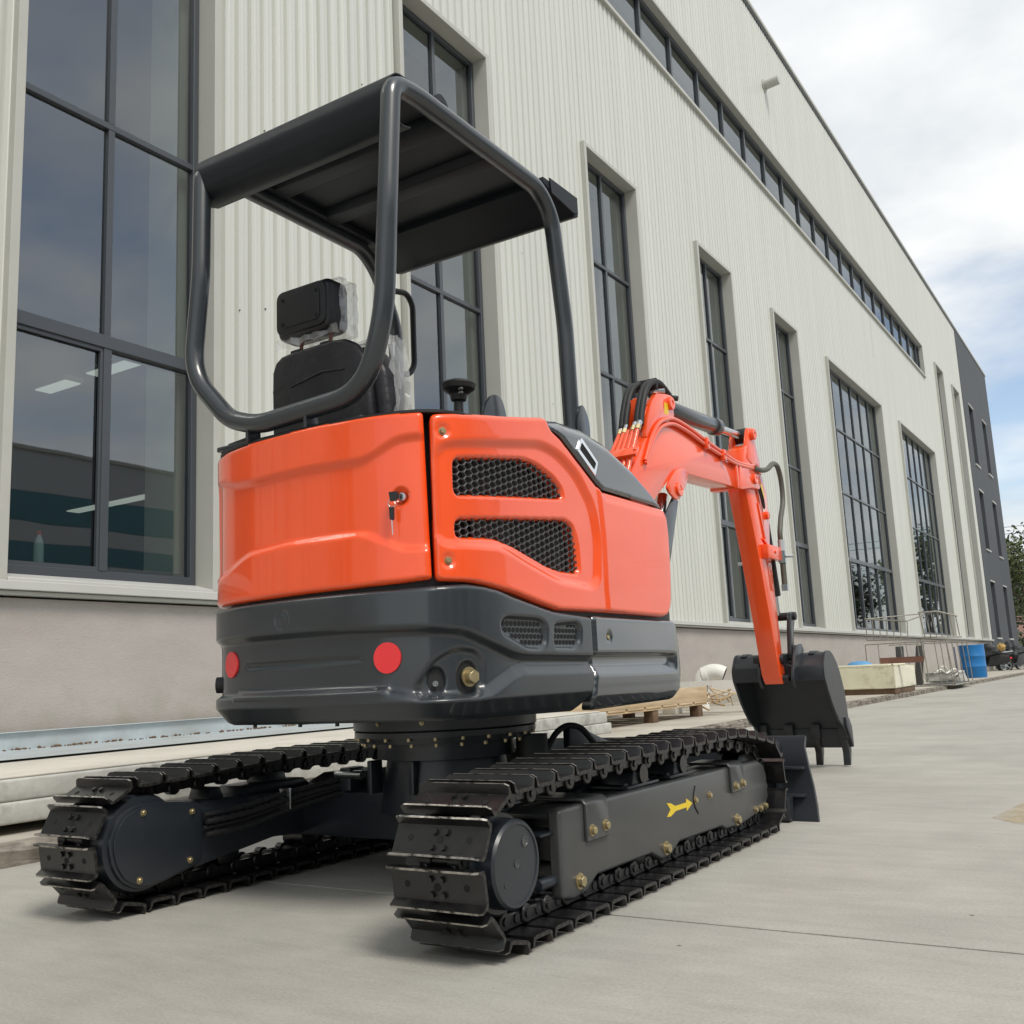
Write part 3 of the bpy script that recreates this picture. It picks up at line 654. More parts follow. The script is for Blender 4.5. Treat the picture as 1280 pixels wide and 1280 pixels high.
# lock in its recess
n_ = snrm(0.402)
sub(lathe('hood_lock', [(-0.02, 0.0), (-0.02, 0.0125), (-0.004, 0.0125), (0.0, 0.011), (0.0, 0.008), (-0.003, 0.0075), (-0.003, 0)], on(0.406, 1.176, -0.006), n_, 'steel', n=24), hood)
# --- right side panel with two grilles
side_o = [(0.497, 1.412), (0.62, 1.425), (0.8, 1.452), (0.95, 1.478), (1.06, 1.499), (1.085, 1.462), (1.142, 1.445), (1.383, 1.317), (1.432, 1.300), (1.90, 1.297), (1.975, 1.296), (1.99, 1.2), (1.985, 1.05), (1.965, 0.92), (1.93, 0.871), (1.884, 0.862), (1.409, 0.865), (1.08, 0.862), (0.97, 0.879), (0.831, 0.905), (0.694, 0.922), (0.615, 0.929), (0.499, 0.931)]
g1 = rpoly(G1, 0.022); g2 = rpoly(G2, 0.022)
def off(P, d):                           # grow a polygon outwards by d
    out = []
    A = [Vector(p) for p in P]; area = sum(a.x*b.y-b.x*a.y for a, b in zip(A, A[1:]+A[:1])); sg = 1 if area > 0 else -1
    for i, p in enumerate(A):
        a, b = A[i-1], A[(i+1) % len(A)]; t = (b-a).normalized(); out.append((p.x+sg*t.y*d, p.y-sg*t.x*d))
    return out
side = panel('side_panel', side_o, 'orange', holes=[g1, g2], steps=[(rpoly(SIDE_REC, 0.045), 0.016, 0.034), (rpoly([(1.395, 1.32), (1.43, 1.27), (2.1, 1.27), (2.1, 0.8), (1.42, 0.8), (1.41, 0.95), (1.415, 1.12)], 0.03), -0.006, 0.03)],
             dimples=[(SB[0][0]+0.004, SB[0][1], 0.019, 0.007, 0.016), (SB[1][0]+0.004, SB[1][1], 0.019, 0.007, 0.016)], er=0.014, step=0.0065, cr=0.02, lean=lambda Q: 0.05*sst(1.30, 1.55, Q[:, 1])*0)
for s_, z_ in SB: sub(finish(bolt_bm(on(s_+0.004, z_, -0.007), snrm(s_), 0.0085, 0.007), 'bolt', 'gold', None), side)
def grille(name, poly, h, px, pz, wall, parent, m='black', thick=0.008):
    A = np.array(poly); s0, z0 = A.min(0)-0.02; s1, z1 = A.max(0)+0.02
    bm = bmesh.new(); j = 0; z = z0
    while z < z1:
        s = s0+(px if j % 2 else 0)
        while s < s1:
            if sdist([(s, z)], poly)[0] > -0.020:
                ho = [(px*a, pz*b) for a, b in ((-0.34, 1.0), (0.34, 1.0), (0.66, 0), (0.34, -1.0), (-0.34, -1.0), (-0.66, 0))]
                hi = [(a*(1-wall*0.75), b*(1-wall)) for a, b in ho]
                O_ = [bm.verts.new(sp(s+a, z+b, h)) for a, b in ho]; I_ = [bm.verts.new(sp(s+a, z+b, h+0.001)) for a, b in hi]; B_ = [bm.verts.new(sp(s+a, z+b, h-thick)) for a, b in hi]
                for q in range(6):
                    bm.faces.new((O_[q], O_[(q+1) % 6], I_[(q+1) % 6], I_[q])); bm.faces.new((I_[q], I_[(q+1) % 6], B_[(q+1) % 6], B_[q]))
            s += 2*px
        z += pz; j += 1
    o = finish(bm, name, m, None, smooth=None); return sub(o, parent)
MT['mesh'] = mat('grille_grey', (0.085, 0.088, 0.09), 0.45)
grille('grille', off(g1, 0.004), -0.026, 0.0300, 0.0104, 0.125, side, 'mesh')
grille('grille', off(g2, 0.004), -0.026, 0.0300, 0.0104, 0.125, side, 'mesh')
# radiator core and dark duct behind the grilles
bm = bmesh.new()
for k in range(60): join_bm(bm, bm_box(-1.678, -1.672, 2.42+k*0.0115, 2.426+k*0.0115, 0.96, 1.16))
E(finish(bm, 'radiator_fins', 'radiator', smooth=None)); E(box('engine_bay', -1.70, -1.685, 2.3, 3.3, 0.95, 1.40, 'void'))
# --- charcoal tank cover with chrome trim
cov_o = [(1.071, 1.500), (1.094, 1.467), (1.152, 1.450), (1.394, 1.323), (1.44, 1.306), (1.905, 1.302), (1.985, 1.302), (1.99, 1.318), (1.90, 1.350), (1.82, 1.392), (1.692, 1.444), (1.594, 1.478), (1.494, 1.500), (1.341, 1.519), (1.18, 1.517)]
def cov_lean(Q):
    u = np.interp(Q[:, 0], [1.07, 1.18, 1.341, 1.494, 1.692, 1.82, 1.99], [1.50, 1.517, 1.519, 1.50, 1.444, 1.392, 1.318])
    return 0.045*np.clip(1-(u-Q[:, 1])/0.06, 0, 1)**2
cover = panel('tank_cover', cov_o, 'dark_gloss', er=0.008, cr=0.01, step=0.007, base=0.002, lean=cov_lean)
def flat_on(name, poly, h0, h1, m, parent, r=0.004, hole=None):
    P = dens(rpoly(poly, r), 0.02); bm = bmesh.new()
    if hole is None:
        a = [bm.verts.new(sp(s, z, h1)) for s, z in P]; b = [bm.verts.new(sp(s, z, h0)) for s, z in P]; bm.faces.new(a)
    else:
        n = 40
        def res(Q):
            A = [Vector(q) for q in Q]+[Vector(Q[0])]; L = [0]
            for u, v in zip(A, A[1:]): L.append(L[-1]+(v-u).length)
            out = []
            for k in range(n):
                t = L[-1]*k/n; j = max(i for i in range(len(A)-1) if L[i] <= t+1e-9); f = (t-L[j])/max(1e-9, L[j+1]-L[j]); out.append(tuple(A[j].lerp(A[j+1], f)))
            return out
        P = res(rpoly(poly, r)); Hh = res(rpoly(hole, r))
        a = [bm.verts.new(sp(s, z, h1)) for s, z in P]; b = [bm.verts.new(sp(s, z, h0)) for s, z in P]
        c = [bm.verts.new(sp(s, z, h1)) for s, z in Hh]; d = [bm.verts.new(sp(s, z, h0)) for s, z in Hh]
        for i in range(n): bm.faces.new((a[i], a[(i+1) % n], c[(i+1) % n], c[i])); bm.faces.new((c[i], c[(i+1) % n], d[(i+1) % n], d[i]))
    n = len(a)
    for i in range(n): bm.faces.new((a[i], a[(i+1) % n], b[(i+1) % n], b[i]))
    o = finish(bm, name, m, None, smooth=30); return sub(o, parent)
cw_, ci_ = [(1.282, 1.470), (1.398, 1.398), (1.372, 1.345), (1.248, 1.418)], [(1.284, 1.452), (1.384, 1.392), (1.366, 1.366), (1.266, 1.424)]
flat_on('chrome_trim', cw_, -0.025, 0.006, 'chrome', cover, hole=ci_)
flat_on('handle_recess', ci_, -0.03, 0.0035, 'void', cover)
# --- counterweight
cw_o = [(-1.0, 0.905), (-0.6, 0.912), (-0.275, 0.912), (-0.071, 0.914), (0.092, 0.915), (0.241, 0.914), (0.372, 0.912), (0.487, 0.916), (0.60, 0.922), (0.683, 0.917), (0.741, 0.910), (0.803, 0.896), (0.981, 0.866), (1.054, 0.856), (1.266, 0.847), (1.289, 0.845), (1.289, 0.662), (1.262, 0.571), (1.22, 0.538), (0.676, 0.545), (0.232, 0.548), (-0.274, 0.548), (-1.0, 0.54)]
cw_rec = [(-0.50, 0.800), (-0.307, 0.807), (0.136, 0.806), (0.483, 0.795), (0.578, 0.787), (0.672, 0.758), (0.80, 0.712), (0.86, 0.700), (1.4, 0.690), (1.4, 0.660), (0.845, 0.664), (0.80, 0.650), (0.70, 0.604), (0.64, 0.594), (0.435, 0.598), (0.39, 0.600), (0.352, 0.626), (-0.254, 0.630), (-0.50, 0.630)]
def cw_step(Q):
    a = sst(-0.014, 0.014, sdist(Q, rp_hi)); zl = np.interp(Q[:, 0], [-0.6, 0.33, 0.40, 0.44, 0.62, 0.68, 0.80, 0.86, 1.4], [0.628, 0.626, 0.612, 0.600, 0.598, 0.606, 0.652, 0.664, 0.660])
    wd = np.interp(Q[:, 0], [0.30, 0.45, 0.70, 0.86, 1.4], [0.016, 0.026, 0.032, 0.034, 0.036])
    return 0.022*a*np.clip((Q[:, 1]-zl)/wd, 0, 1)
rp_hi = rpoly([(-0.50, 0.800), (-0.307, 0.807), (0.136, 0.806), (0.483, 0.795), (0.578, 0.787), (0.672, 0.758), (0.80, 0.722), (0.86, 0.714), (1.4, 0.706), (1.4, 0.4), (-0.50, 0.4)], 0.03)
def sk_step(Q):
    return 0.024*sst(0.728, 0.712, Q[:, 1])*np.clip((Q[:, 1]-0.652)/0.036, 0, 1)*sst(1.985, 1.945, Q[:, 0])
w3 = rpoly(W3, 0.02); w4 = rpoly(W4, 0.016)
pock = rpoly([(0.425, 0.640), (0.486, 0.712), (0.560, 0.742), (0.640, 0.735), (0.674, 0.705), (0.668, 0.632), (0.640, 0.608), (0.440, 0.610)], 0.03)
cw = panel('counterweight', cw_o, 'dark', holes=[], steps=[cw_step, (pock, 0.013, 0.018), (rpoly(CW_W1, 0.004), 0.008, 0.014), (rpoly(off(CW_W2, 0.004), 0.004), -0.010, 0.014), (w3, 0.014, 0.016), (w4, 0.014, 0.016)],
           dimples=[(0.494, 0.658, 0.031, 0.03, 0.014), (0.614, 0.660, 0.042, 0.032, 0.016), (-0.029, 0.856, 0.028, 0.005, 0.012), (-0.029, 0.856, 0.018, -0.004, 0.012)], er=0.012, step=0.0065, cr=0.02, base=0.004, chamfer=(0.60, 0.045, 0.055), depth=0.04)
# round-hole mesh: flat black discs whose colour stands in for shade inside the holes
def hole_discs(poly, parent):
    bm = bmesh.new(); A = np.array(poly); s0, z0 = A.min(0); s1, z1 = A.max(0); j = 0; z = z0; pp = 0.0215
    while z < z1:
        s = s0+(pp/2 if j % 2 else 0)
        while s < s1:
            if sdist([(s, z)], poly)[0] > 0.006:
                ring = [bm.verts.new(sp(s+0.0082*math.cos(q*math.pi/5), z+0.0082*math.sin(q*math.pi/5), -0.0085)) for q in range(10)]
                bm.faces.new(ring)
            s += pp
        z += pp*0.86; j += 1
    return sub(finish(bm, 'vent_hole_discs', 'void', None, smooth=None), parent)
hole_discs(w3, cw); hole_discs(w4, cw)
def disc_on(name, s, z, rx, m, parent, h=0.0, thick=0.003, rz=None):
    bm = bmesh.new(); n = 40
    a = [bm.verts.new(sp(s+rx*math.cos(2*math.pi*k/n), z+(rz or rx)*math.sin(2*math.pi*k/n), h+thick)) for k in range(n)]
    b = [bm.verts.new(sp(s+rx*1.02*math.cos(2*math.pi*k/n), z+(rz or rx)*1.02*math.sin(2*math.pi*k/n), h-0.004)) for k in range(n)]
    bm.faces.new(a)
    for k in range(n): bm.faces.new((a[k], a[(k+1) % n], b[(k+1) % n], b[k]))
    return sub(finish(bm, name, m, None, smooth=30), parent)
disc_on('reflector', 0.344, 0.725, 0.043, 'red', cw, h=-0.0155); disc_on('reflector', -0.300, 0.735, 0.040, 'red', cw, h=-0.0155)
sub(finish(bolt_bm(on(0.622, 0.663, -0.034), snrm(0.62), 0.021, 0.022), 'bolt', 'gold', None), cw)
sub(finish(bolt_bm(on(0.49, 0.648, -0.036), snrm(0.49), 0.006, 0.006), 'bolt', 'steel', None), cw)
sub(cyl('tow_stub', on(-0.47, 0.675, -0.03), on(-0.47, 0.675, 0.008), 0.026, 'rubber', n=20), cw)
# --- right skirt
sk_o = [(1.302, 0.851), (1.97, 0.849), (1.998, 0.843), (2.02, 0.76), (2.02, 0.65), (2.0, 0.585), (1.955, 0.546), (1.29, 0.536), (1.276, 0.57), (1.302, 0.662)]
skirt = panel('side_skirt', sk_o, 'dark_gloss', steps=[sk_step], dimples=[(1.406, 0.782, 0.016, 0.008, 0.012)], er=0.012, cr=0.018, step=0.0065, base=0.004, chamfer=(0.585, 0.020, 0.045))
sub(finish(bolt_bm(on(1.408, 0.778, -0.006), snrm(1.4), 0.009, 0.006), 'bolt', 'gold', None), skirt)
# mirrored left side, plainer
E_left = panel('side_panel', [(-1.99, 1.2), (-1.06, 1.2), (-0.9, 1.39), (-0.632, 1.395), (-0.632, 0.93), (-1.99, 0.93)], 'orange', step=0.02)
panel('side_skirt', [(-2.0, 0.9), (-1.012, 0.9), (-1.012, 0.54), (-1.95, 0.54)], 'dark', step=0.02, chamfer=(0.60, 0.035, 0.06))
# --- dark core of the upper structure
def inset(d, y1=3.78): return [(CX+(p[0]-CX)*(1-d/0.55), p[1]+d if p[1] < 2.6 else min(p[1], y1)) for p in plan.tolist()[::4]]
core = bm_prism(inset(0.035), 'Z', 0.565, 0.95); E(finish(core, 'revolving_frame', 'black'))
E(prism('engine_cover', [p for p in inset(0.07) if p[1] < 3.0], 'Z', 0.951, 1.412, 'black'))
E(prism('tank_core', [(2.60, 1.40), (2.60, 0.951), (3.76, 0.951), (3.76, 1.24), (3.5, 1.37), (3.1, 1.455), (2.80, 1.465)], 'X', -1.98, -1.70, 'void'))
tp = [(CX+(p[0]-CX)*0.985, CY+(p[1]-CY)*0.992) for p in plan.tolist()[::3] if p[1] < 2.75]
E(prism('top_plate', tp, 'Z', 1.418, 1.4285, 'black', bev=0.002, seg=1))
# --- seam bolts under the counterweight
bmx = []
for s_ in (-0.25, -0.03, 0.12, 0.75, 1.2, 1.36): E(finish(bm_cyl(on(s_, 0.552, -0.07), on(s_, 0.539, -0.07), 0.006, n=8), 'bolt', 'black', None))

# ---------------------------------------------------------------- slewing ring and undercarriage centre
def ring_bolts(r, z, n, up, h=0.006):
    for k in range(n):
        a = 2*math.pi*k/n+0.1
        if math.sin(a) > 0.45: continue
        p = (CX+r*math.cos(a), CY+r*math.sin(a), z); E(finish(bm_cyl(p, (p[0], p[1], z+h*up), 0.007, n=8), 'bolt', 'gold', None))
E(lathe('slewing_drum', [(0.496, 0.0), (0.496, 0.315), (0.501, 0.322), (0.60, 0.322), (0.60, 0)], (CX, CY, 0), (0, 0, 1), 'navy', n=64))
E(lathe('slewing_ring', [(0.40, 0.0), (0.40, 0.24), (0.457, 0.24), (0.457, 0.300), (0.476, 0.303), (0.476, 0.318), (0.494, 0.318), (0.494, 0)], (CX, CY, 0), (0, 0, 1), 'navy', n=64))
ring_bolts(0.312, 0.4765, 22, -1, 0.010); ring_bolts(0.290, 0.456, 22, -1, 0.010)
for s_ in (0.1, 0.5):
    a = -math.pi/2-0.25+s_*1.3; p = Vector((CX+0.323*math.cos(a), CY+0.323*math.sin(a), 0.525)); E(finish(bolt_bm(p, (math.cos(a), math.sin(a), 0), 0.006, 0.004), 'bolt', 'gold', None))
E(lathe('pedestal', [(0.22, 0), (0.22, 0.235), (0.41, 0.205), (0.41, 0)], (CX, CY, 0), (0, 0, 1), 'navy', n=40))
E(prism('cross_beam', [(2.74, 0.13), (2.74, 0.285), (2.90, 0.335), (3.1, 0.335), (3.25, 0.285), (3.25, 0.13)], 'X', -2.74, -1.57, 'navy', bev=0.008))
E(box('beam_lug', CX-0.34, CX-0.29, 2.72, 2.80, 0.29, 0.37, 'navy', b=0.006)); E(cyl('beam_pin', (CX-0.36, 2.73, 0.345), (CX-0.24, 2.73, 0.345), 0.016, 'steel'))
for sx in (-0.16, 0.02): E(box('ring_gusset', CX+sx, CX+sx+0.02, 2.66, 2.72, 0.29, 0.40, 'navy', b=0.004))
# hoses from the pedestal to the left drive motor, with spiral guard
for k in range(4):
    dz, dxx = 0.020*k, 0.012*(k % 2)
    P = smooth_path([(-2.665+dxx, 2.27, 0.262-dz), (-2.64+dxx, 2.42, 0.272-dz), (-2.61+dxx, 2.54, 0.292-dz*0.9), (-2.56+dxx, 2.66, 0.312-dz*0.8), (-2.47+dxx, 2.80, 0.335-dz*0.6), (-2.36, 2.88, 0.36-dz*.4)], 10)
    bm = bm_tube(P, 0.0085, 10)
    if k in (0, 1, 3):
        for i in range(2, len(P)-2, 2): join_bm(bm, bm_cyl(P[i]-(P[i+1]-P[i-1]).normalized()*0.0035, P[i]+(P[i+1]-P[i-1]).normalized()*0.0035, 0.0115, n=10))
    E(finish(bm, 'hydraulic_hose', 'rubber', smooth=60))
E(box('hose_clip', -2.63, -2.575, 2.565, 2.575, 0.245, 0.315, 'steel', b=0.003))

# ---------------------------------------------------------------- tracks
SPR, IDL = (2.13, 0.207), (3.978, 0.196)
def track_path():
    P = []
    for k in range(25):                      # sprocket, bottom -> rear -> top
        a = rad(-90-180*k/24*0.98); P.append((SPR[0]+0.172*math.cos(a), SPR[1]+0.172*math.sin(a)))
    P += [(2.30, 0.383), (2.50, 0.393), (2.72, 0.401), (3.0, 0.402), (3.3, 0.402), (3.55, 0.403), (3.68, 0.401), (3.80, 0.388)]
    for k in range(21):
        a = rad(74-164*k/20); P.append((IDL[0]+0.162*math.cos(a), IDL[1]+0.162*math.sin(a)))
    P.append((3.7, 0.0345)); P.append((2.5, 0.0345))
    for _ in range(2):
        Q = []
        for a, b in zip(P, P[1:]+P[:1]):
            if math.hypot(a[0]-b[0], a[1]-b[1]) > 0.3: Q += [a, b]
            else: Q += [(a[0]*.75+b[0]*.25, a[1]*.75+b[1]*.25), (a[0]*.25+b[0]*.75, a[1]*.25+b[1]*.75)]
        P = Q
    return P
TP = track_path(); TA = np.array(TP+[TP[0]]); TL = np.concatenate([[0], np.cumsum(np.linalg.norm(np.diff(TA, axis=0), axis=1))])
NSH = round(TL[-1]/0.1035); TPITCH = TL[-1]/NSH
def tp_at(l):
    l = l % TL[-1]; return np.array([np.interp(l, TL, TA[:, 0]), np.interp(l, TL, TA[:, 1])])
# one shoe: X across, Y along the chain, Z outward
def shoe_bm():
    w = 0.135; bm = bmesh.new()
    sec = [(-0.044, 0.003), (-0.0485, 0.031), (-0.0435, 0.032), (-0.034, 0.007), (0.034, 0.007), (0.0425, 0.030), (0.0475, 0.029), (0.044, 0.000), (0.03, -0.003), (-0.03, -0.003)]
    va = []
    for sx, kk in ((-w, 0.80), (-w+0.012, 1), (w-0.012, 1), (w, 0.80)):
        va.append([bm.verts.new((sx, y, z*kk if z > 0.01 else z)) for y, z in sec])
    n = len(sec)
    for A, B in zip(va, va[1:]):
        for i in range(n):
            f = bm.faces.new((A[i], A[(i+1) % n], B[(i+1) % n], B[i]))
            if i in (1, 5): f.material_index = 1
    for q in (bm.faces.new(va[0][::-1]), bm.faces.new(va[-1])): q.material_index = 3
    for sx in (-0.017, 0.017):
        for sy in (-0.019, 0.017): join_bm(bm, bm_cyl((sx, sy, 0.006), (sx, sy, 0.0145), 0.0085, n=6))
    for sx in (-0.088, 0.085): join_bm(bm, bm_cyl((sx, 0.002, 0.0068), (sx, 0.002, 0.0078), 0.0085, n=12), 2)
    join_bm(bm, bm_cyl((0, -0.001, 0.0068), (0, -0.001, 0.0078), 0.010, n=12), 2)
    return bm
def chain_bm():
    bm = bmesh.new()
    for sx in (-0.042, 0.042):
        join_bm(bm, bm_box(sx-0.009, sx+0.009, -0.050, 0.050, -0.042, -0.004, 0.004, 1))
        join_bm(bm, bm_cyl((sx-0.017, 0.05, -0.030), (sx+0.017, 0.05, -0.030), 0.024, n=14, bev=0.003, seg=1))
        join_bm(bm, bm_cyl((sx-0.021, 0.05, -0.030), (sx+0.021, 0.05, -0.030), 0.011, n=10))
        join_bm(bm, bm_cyl((sx-0.012, -0.012, -0.026), (sx+0.012, -0.012, -0.026), 0.012, n=10))
    join_bm(bm, bm_cyl((-0.045, 0.05, -0.030), (0.045, 0.05, -0.030), 0.017, n=12))
    return bm
shoe_me = chain_me = None
def make_track(xc, yoff, first):
    global shoe_me, chain_me
    tr = bpy.data.objects.new('track', None); COL.objects.link(tr); E(tr); tr.location = (xc, yoff, 0)
    for k in range(NSH):
        l = (k+0.28)*TPITCH; p = tp_at(l); q = tp_at(l+TPITCH*0.5)-tp_at(l-TPITCH*0.5); q /= np.linalg.norm(q)
        # walking the path bottom->rear->top->front, outward is to the left of travel... computed from the hub side
        nrm = np.array([-q[1], q[0]]); c = np.array([3.05, 0.2]); ref = p-c if 2.13 < p[0] < 3.97 else p-np.array(SPR if p[0] < 3 else IDL)
        if 2.13 < p[0] < 3.97: ref = np.array([0, p[1]-0.2])
        if nrm@ref < 0: nrm = -nrm
        if shoe_me is None:
            s = finish(shoe_bm(), 'track_shoe', ['track', 'worn', 'void', 'scuffed'], None, smooth=20); shoe_me = s.data
            c_ = finish(chain_bm(), 'chain_link', 'track', None, smooth=40); chain_me = c_.data
        else:
            s = bpy.data.objects.new('track_shoe', shoe_me); COL.objects.link(s); c_ = bpy.data.objects.new('chain_link', chain_me); COL.objects.link(c_)
        X = Vector((1, 0, 0)); Z = Vector((0, nrm[0], nrm[1])); Y = Z.cross(X)
        Mx = Matrix((X, Y, Z)).transposed().to_4x4(); Mx.translation = Vector((0, p[0], p[1]))
        for o in (s, c_): o.parent = tr; o.matrix_local = Mx
    return tr
make_track(-1.488, 0.0, True); make_track(-2.815, -0.07, False)
# right track frame: side plate, top, recess, straps, bolts
fp = [(2.40, 0.296), (2.45, 0.300), (3.111, 0.294), (3.99, 0.288), (4.06, 0.262), (4.085, 0.22), (4.085, 0.13), (4.05, 0.105), (3.967, 0.085), (3.775, 0.067), (3.72, 0.062), (3.674, 0.070), (3.60, 0.072), (3.56, 0.088), (3.18, 0.094), (3.10, 0.062), (3.03, 0.062), (2.96, 0.092), (2.60, 0.094), (2.53, 0.060), (2.46, 0.055), (2.40, 0.066)]
tf = E(prism('track_frame', fp, 'X', -1.450, -1.410, 'frame', bev=0.011, seg=3))
def T(o): return sub(o, tf)
T(prism('frame_top', [(2.40, 0.284), (2.45, 0.297), (3.111, 0.291), (3.99, 0.285), (4.05, 0.262), (4.05, 0.25), (2.41, 0.27)], 'X', -1.585, -1.4505, 'frame', bev=0.004))
T(prism('inner_plate', fp, 'X', -1.60, -1.586, 'navy', bev=0.003)); T(box('rear_wall', -1.5855, -1.4505, 2.50, 2.51, 0.07, 0.27, 'navy')); T(box('lower_plate', -1.5855, -1.4505, 2.51, 4.0, 0.10, 0.12, 'navy'))
T(box('guide_bracket', -1.56, -1.43, 2.33, 2.46, 0.235, 0.243, 'navy', b=0.003)); T(cyl('grease_nipple', (-1.44, 2.32, 0.115), (-1.44, 2.50, 0.115), 0.016, 'navy', n=16, bev=0.003))
for (y0, y1, z1) in ((2.53, 2.66, 0.302), (3.66, 3.79, 0.2955)):
    bm = bm_prism([(-1.57, z1), (-1.57, z1+0.010), (-1.413, z1+0.009), (-1.397, z1-0.006), (-1.397, 0.195), (-1.4095, 0.195), (-1.4095, z1-0.012), (-1.418, z1)], 'Y', y0, y1, 0.003, 1); T(finish(bm, 'strap', 'frame'))
for y, z in [(2.555, 0.224), (2.635, 0.227), (3.69, 0.218), (3.765, 0.221)]: T(bolt((-1.397, y, z), (1, 0, 0), None, 0.0125, 0.011))
for y, z in [(3.459, 0.212), (3.328, 0.211), (3.92, 0.103), (3.98, 0.101), (4.04, 0.103)]: T(bolt((-1.41, y, z), (1, 0, 0), None, 0.0105, 0.008))
for y, z in [(2.493, 0.098), (3.066, 0.094), (3.712, 0.094)]: T(bolt((-1.41, y, z), (1, 0, 0), None, 0.0165, 0.013))
T(prism('arrow_decal', [(a, b) for a, b in ((3.091, 0.230), (3.122, 0.226), (3.158, 0.213), (3.250, 0.213), (3.250, 0.226), (3.300, 0.205), (3.250, 0.185), (3.250, 0.197), (3.158, 0.197), (3.118, 0.185), (3.088, 0.187), (3.118, 0.206))], 'X', -1.4098, -1.4088, 'yellow'))
T(tube('weld_mark', [(-1.4095, 3.335, 0.258), (-1.4095, 3.318, 0.235), (-1.4095, 3.312, 0.215), (-1.4095, 3.320, 0.190), (-1.4095, 3.345, 0.165)], 0.003, 'void', None, 6))
for y in (2.98, 3.30):
    T(prism('carrier_bracket', [(y-0.07, 0.297), (y-0.055, 0.345), (y+0.035, 0.350), (y+0.065, 0.297)], 'X', -1.555, -1.44, 'navy', bev=0.004)); T(box('carrier_base', -1.57, -1.43, y-0.12, y+0.11, 0.2965, 0.307, 'navy', b=0.003))
    T(bolt((-1.45, y-0.10, 0.307), (0, 0, 1), None, 0.008, 0.006, 'frame')); T(cyl('carrier_roller', (-1.56, y, 0.335), (-1.43, y, 0.335), 0.030, 'track', n=20))
def drive(xs, yo, sgn, par):
    """sprocket with teeth and drive housing"""
    bm = bmesh.new(); n = 15; P = []
    for k in range(n):
        a = 2*math.pi*k/n
        for da, r in ((-0.10, 0.118), (-0.05, 0.146), (0.05, 0.146), (0.10, 0.118)): P.append((SPR[0]+yo+r*math.cos(a+da), SPR[1]+r*math.sin(a+da)))
    o = finish(bm_prism(P, 'X', xs-0.018, xs+0.018, 0.003, 1), 'sprocket', 'track'); E(o); return o
drive(-1.488, 0, 1, None); drive(-2.815, -0.07, 1, None)
hub = E(lathe('drive_housing', [(-0.14, 0.0), (-0.14, 0.118), (0.0, 0.125), (0.055, 0.125), (0.062, 0.119), (0.062, 0.108), (0.105, 0.106), (0.112, 0.100), (0.112, 0.093), (0.109, 0.092), (0.109, 0)], (-1.488, SPR[0], SPR[1]), (1, 0, 0), 'navy', n=56))
for dy, dz, rr in ((0, 0, 0.010), (0.040, 0.047, 0.0135), (-0.050, -0.042, 0.006)):
    sub(lathe('hub_plug', [(0.0, rr), (0.002, rr), (0.0025, rr*0.8), (0.0005, rr*0.7), (0.0005, 0)], (-1.379, SPR[0]+dy, SPR[1]+dz), (1, 0, 0), 'frame', n=20), hub)
for d in (False, True):
    xc, yo = (-2.815, -0.07) if d else (-1.488, 0.0)
    E(lathe('idler_wheel', [(-0.05, 0), (-0.05, 0.10), (-0.035, 0.135), (-0.012, 0.132), (0.012, 0.132), (0.035, 0.135), (0.05, 0.10), (0.05, 0)], (xc, IDL[0]+yo, IDL[1]), (1, 0, 0), 'track', n=40))
    for k in range(4): E(lathe('track_roller', [(-0.06, 0), (-0.06, 0.03), (-0.05, 0.048), (0.05, 0.048), (0.06, 0.03), (0.06, 0)], (xc, 2.53+0.40*k+yo, 0.108), (1, 0, 0), 'track', n=20))
# left track frame seen from its inner side, with the motor cover
yo = -0.07
lf = E(prism('track_frame', [(2.25, 0.283), (2.31, 0.300), (3.98, 0.292), (4.04, 0.25), (4.04, 0.12), (3.7, 0.09), (2.60, 0.145), (2.34, 0.112), (2.25, 0.10)], 'X', -2.90, -2.685, 'navy', bev=0.01))
def L(o): return sub(o, lf)
L(prism('frame_step', [(2.50, 0.298), (2.52, 0.325), (2.78, 0.330), (2.82, 0.298)], 'X', -2.88, -2.72, 'navy', bev=0.005))
L(lathe('motor_housing', [(-0.13, 0.0), (-0.13, 0.135), (0.045, 0.148), (0.062, 0.140), (0.066, 0.125), (0.066, 0)], (-2.76, SPR[0]+yo, SPR[1]), (1, 0, 0), 'navy', n=48))
mc = [(1.942, 0.212), (1.946, 0.245), (1.965, 0.278), (1.995, 0.303), (2.035, 0.316), (2.08, 0.316), (2.272, 0.294), (2.272, 0.122), (2.127, 0.092), (2.072, 0.082), (2.035, 0.086), (1.987, 0.110), (1.955, 0.155)]
L(prism('motor_casing', off([(p.x, p.y) for p in fillet([(a, b, 0) for a, b in mc], 0.03, 4, True)], 0.010), 'X', -2.80, -2.682, 'navy', bev=0.006)); mcov = L(prism('motor_cover', [(p.x, p.y) for p in fillet([(a, b, 0) for a, b in mc], 0.03, 4, True)], 'X', -2.6815, -2.674, 'navy', bev=0.003))
for y, z in [(2.044, 0.299), (2.229, 0.279), (2.222, 0.131), (2.034, 0.103)]: L(bolt((-2.674, y, z), (1, 0, 0), None, 0.008, 0.006))
L(prism('carrier_bracket', [(2.62, 0.31), (2.64, 0.36), (2.72, 0.36), (2.74, 0.31)], 'X', -2.86, -2.76, 'navy', bev=0.004)); L(prism('carrier_bracket', [(2.36, 0.29), (2.38, 0.335), (2.42, 0.335), (2.44, 0.29)], 'X', -2.86, -2.76, 'navy', bev=0.004))

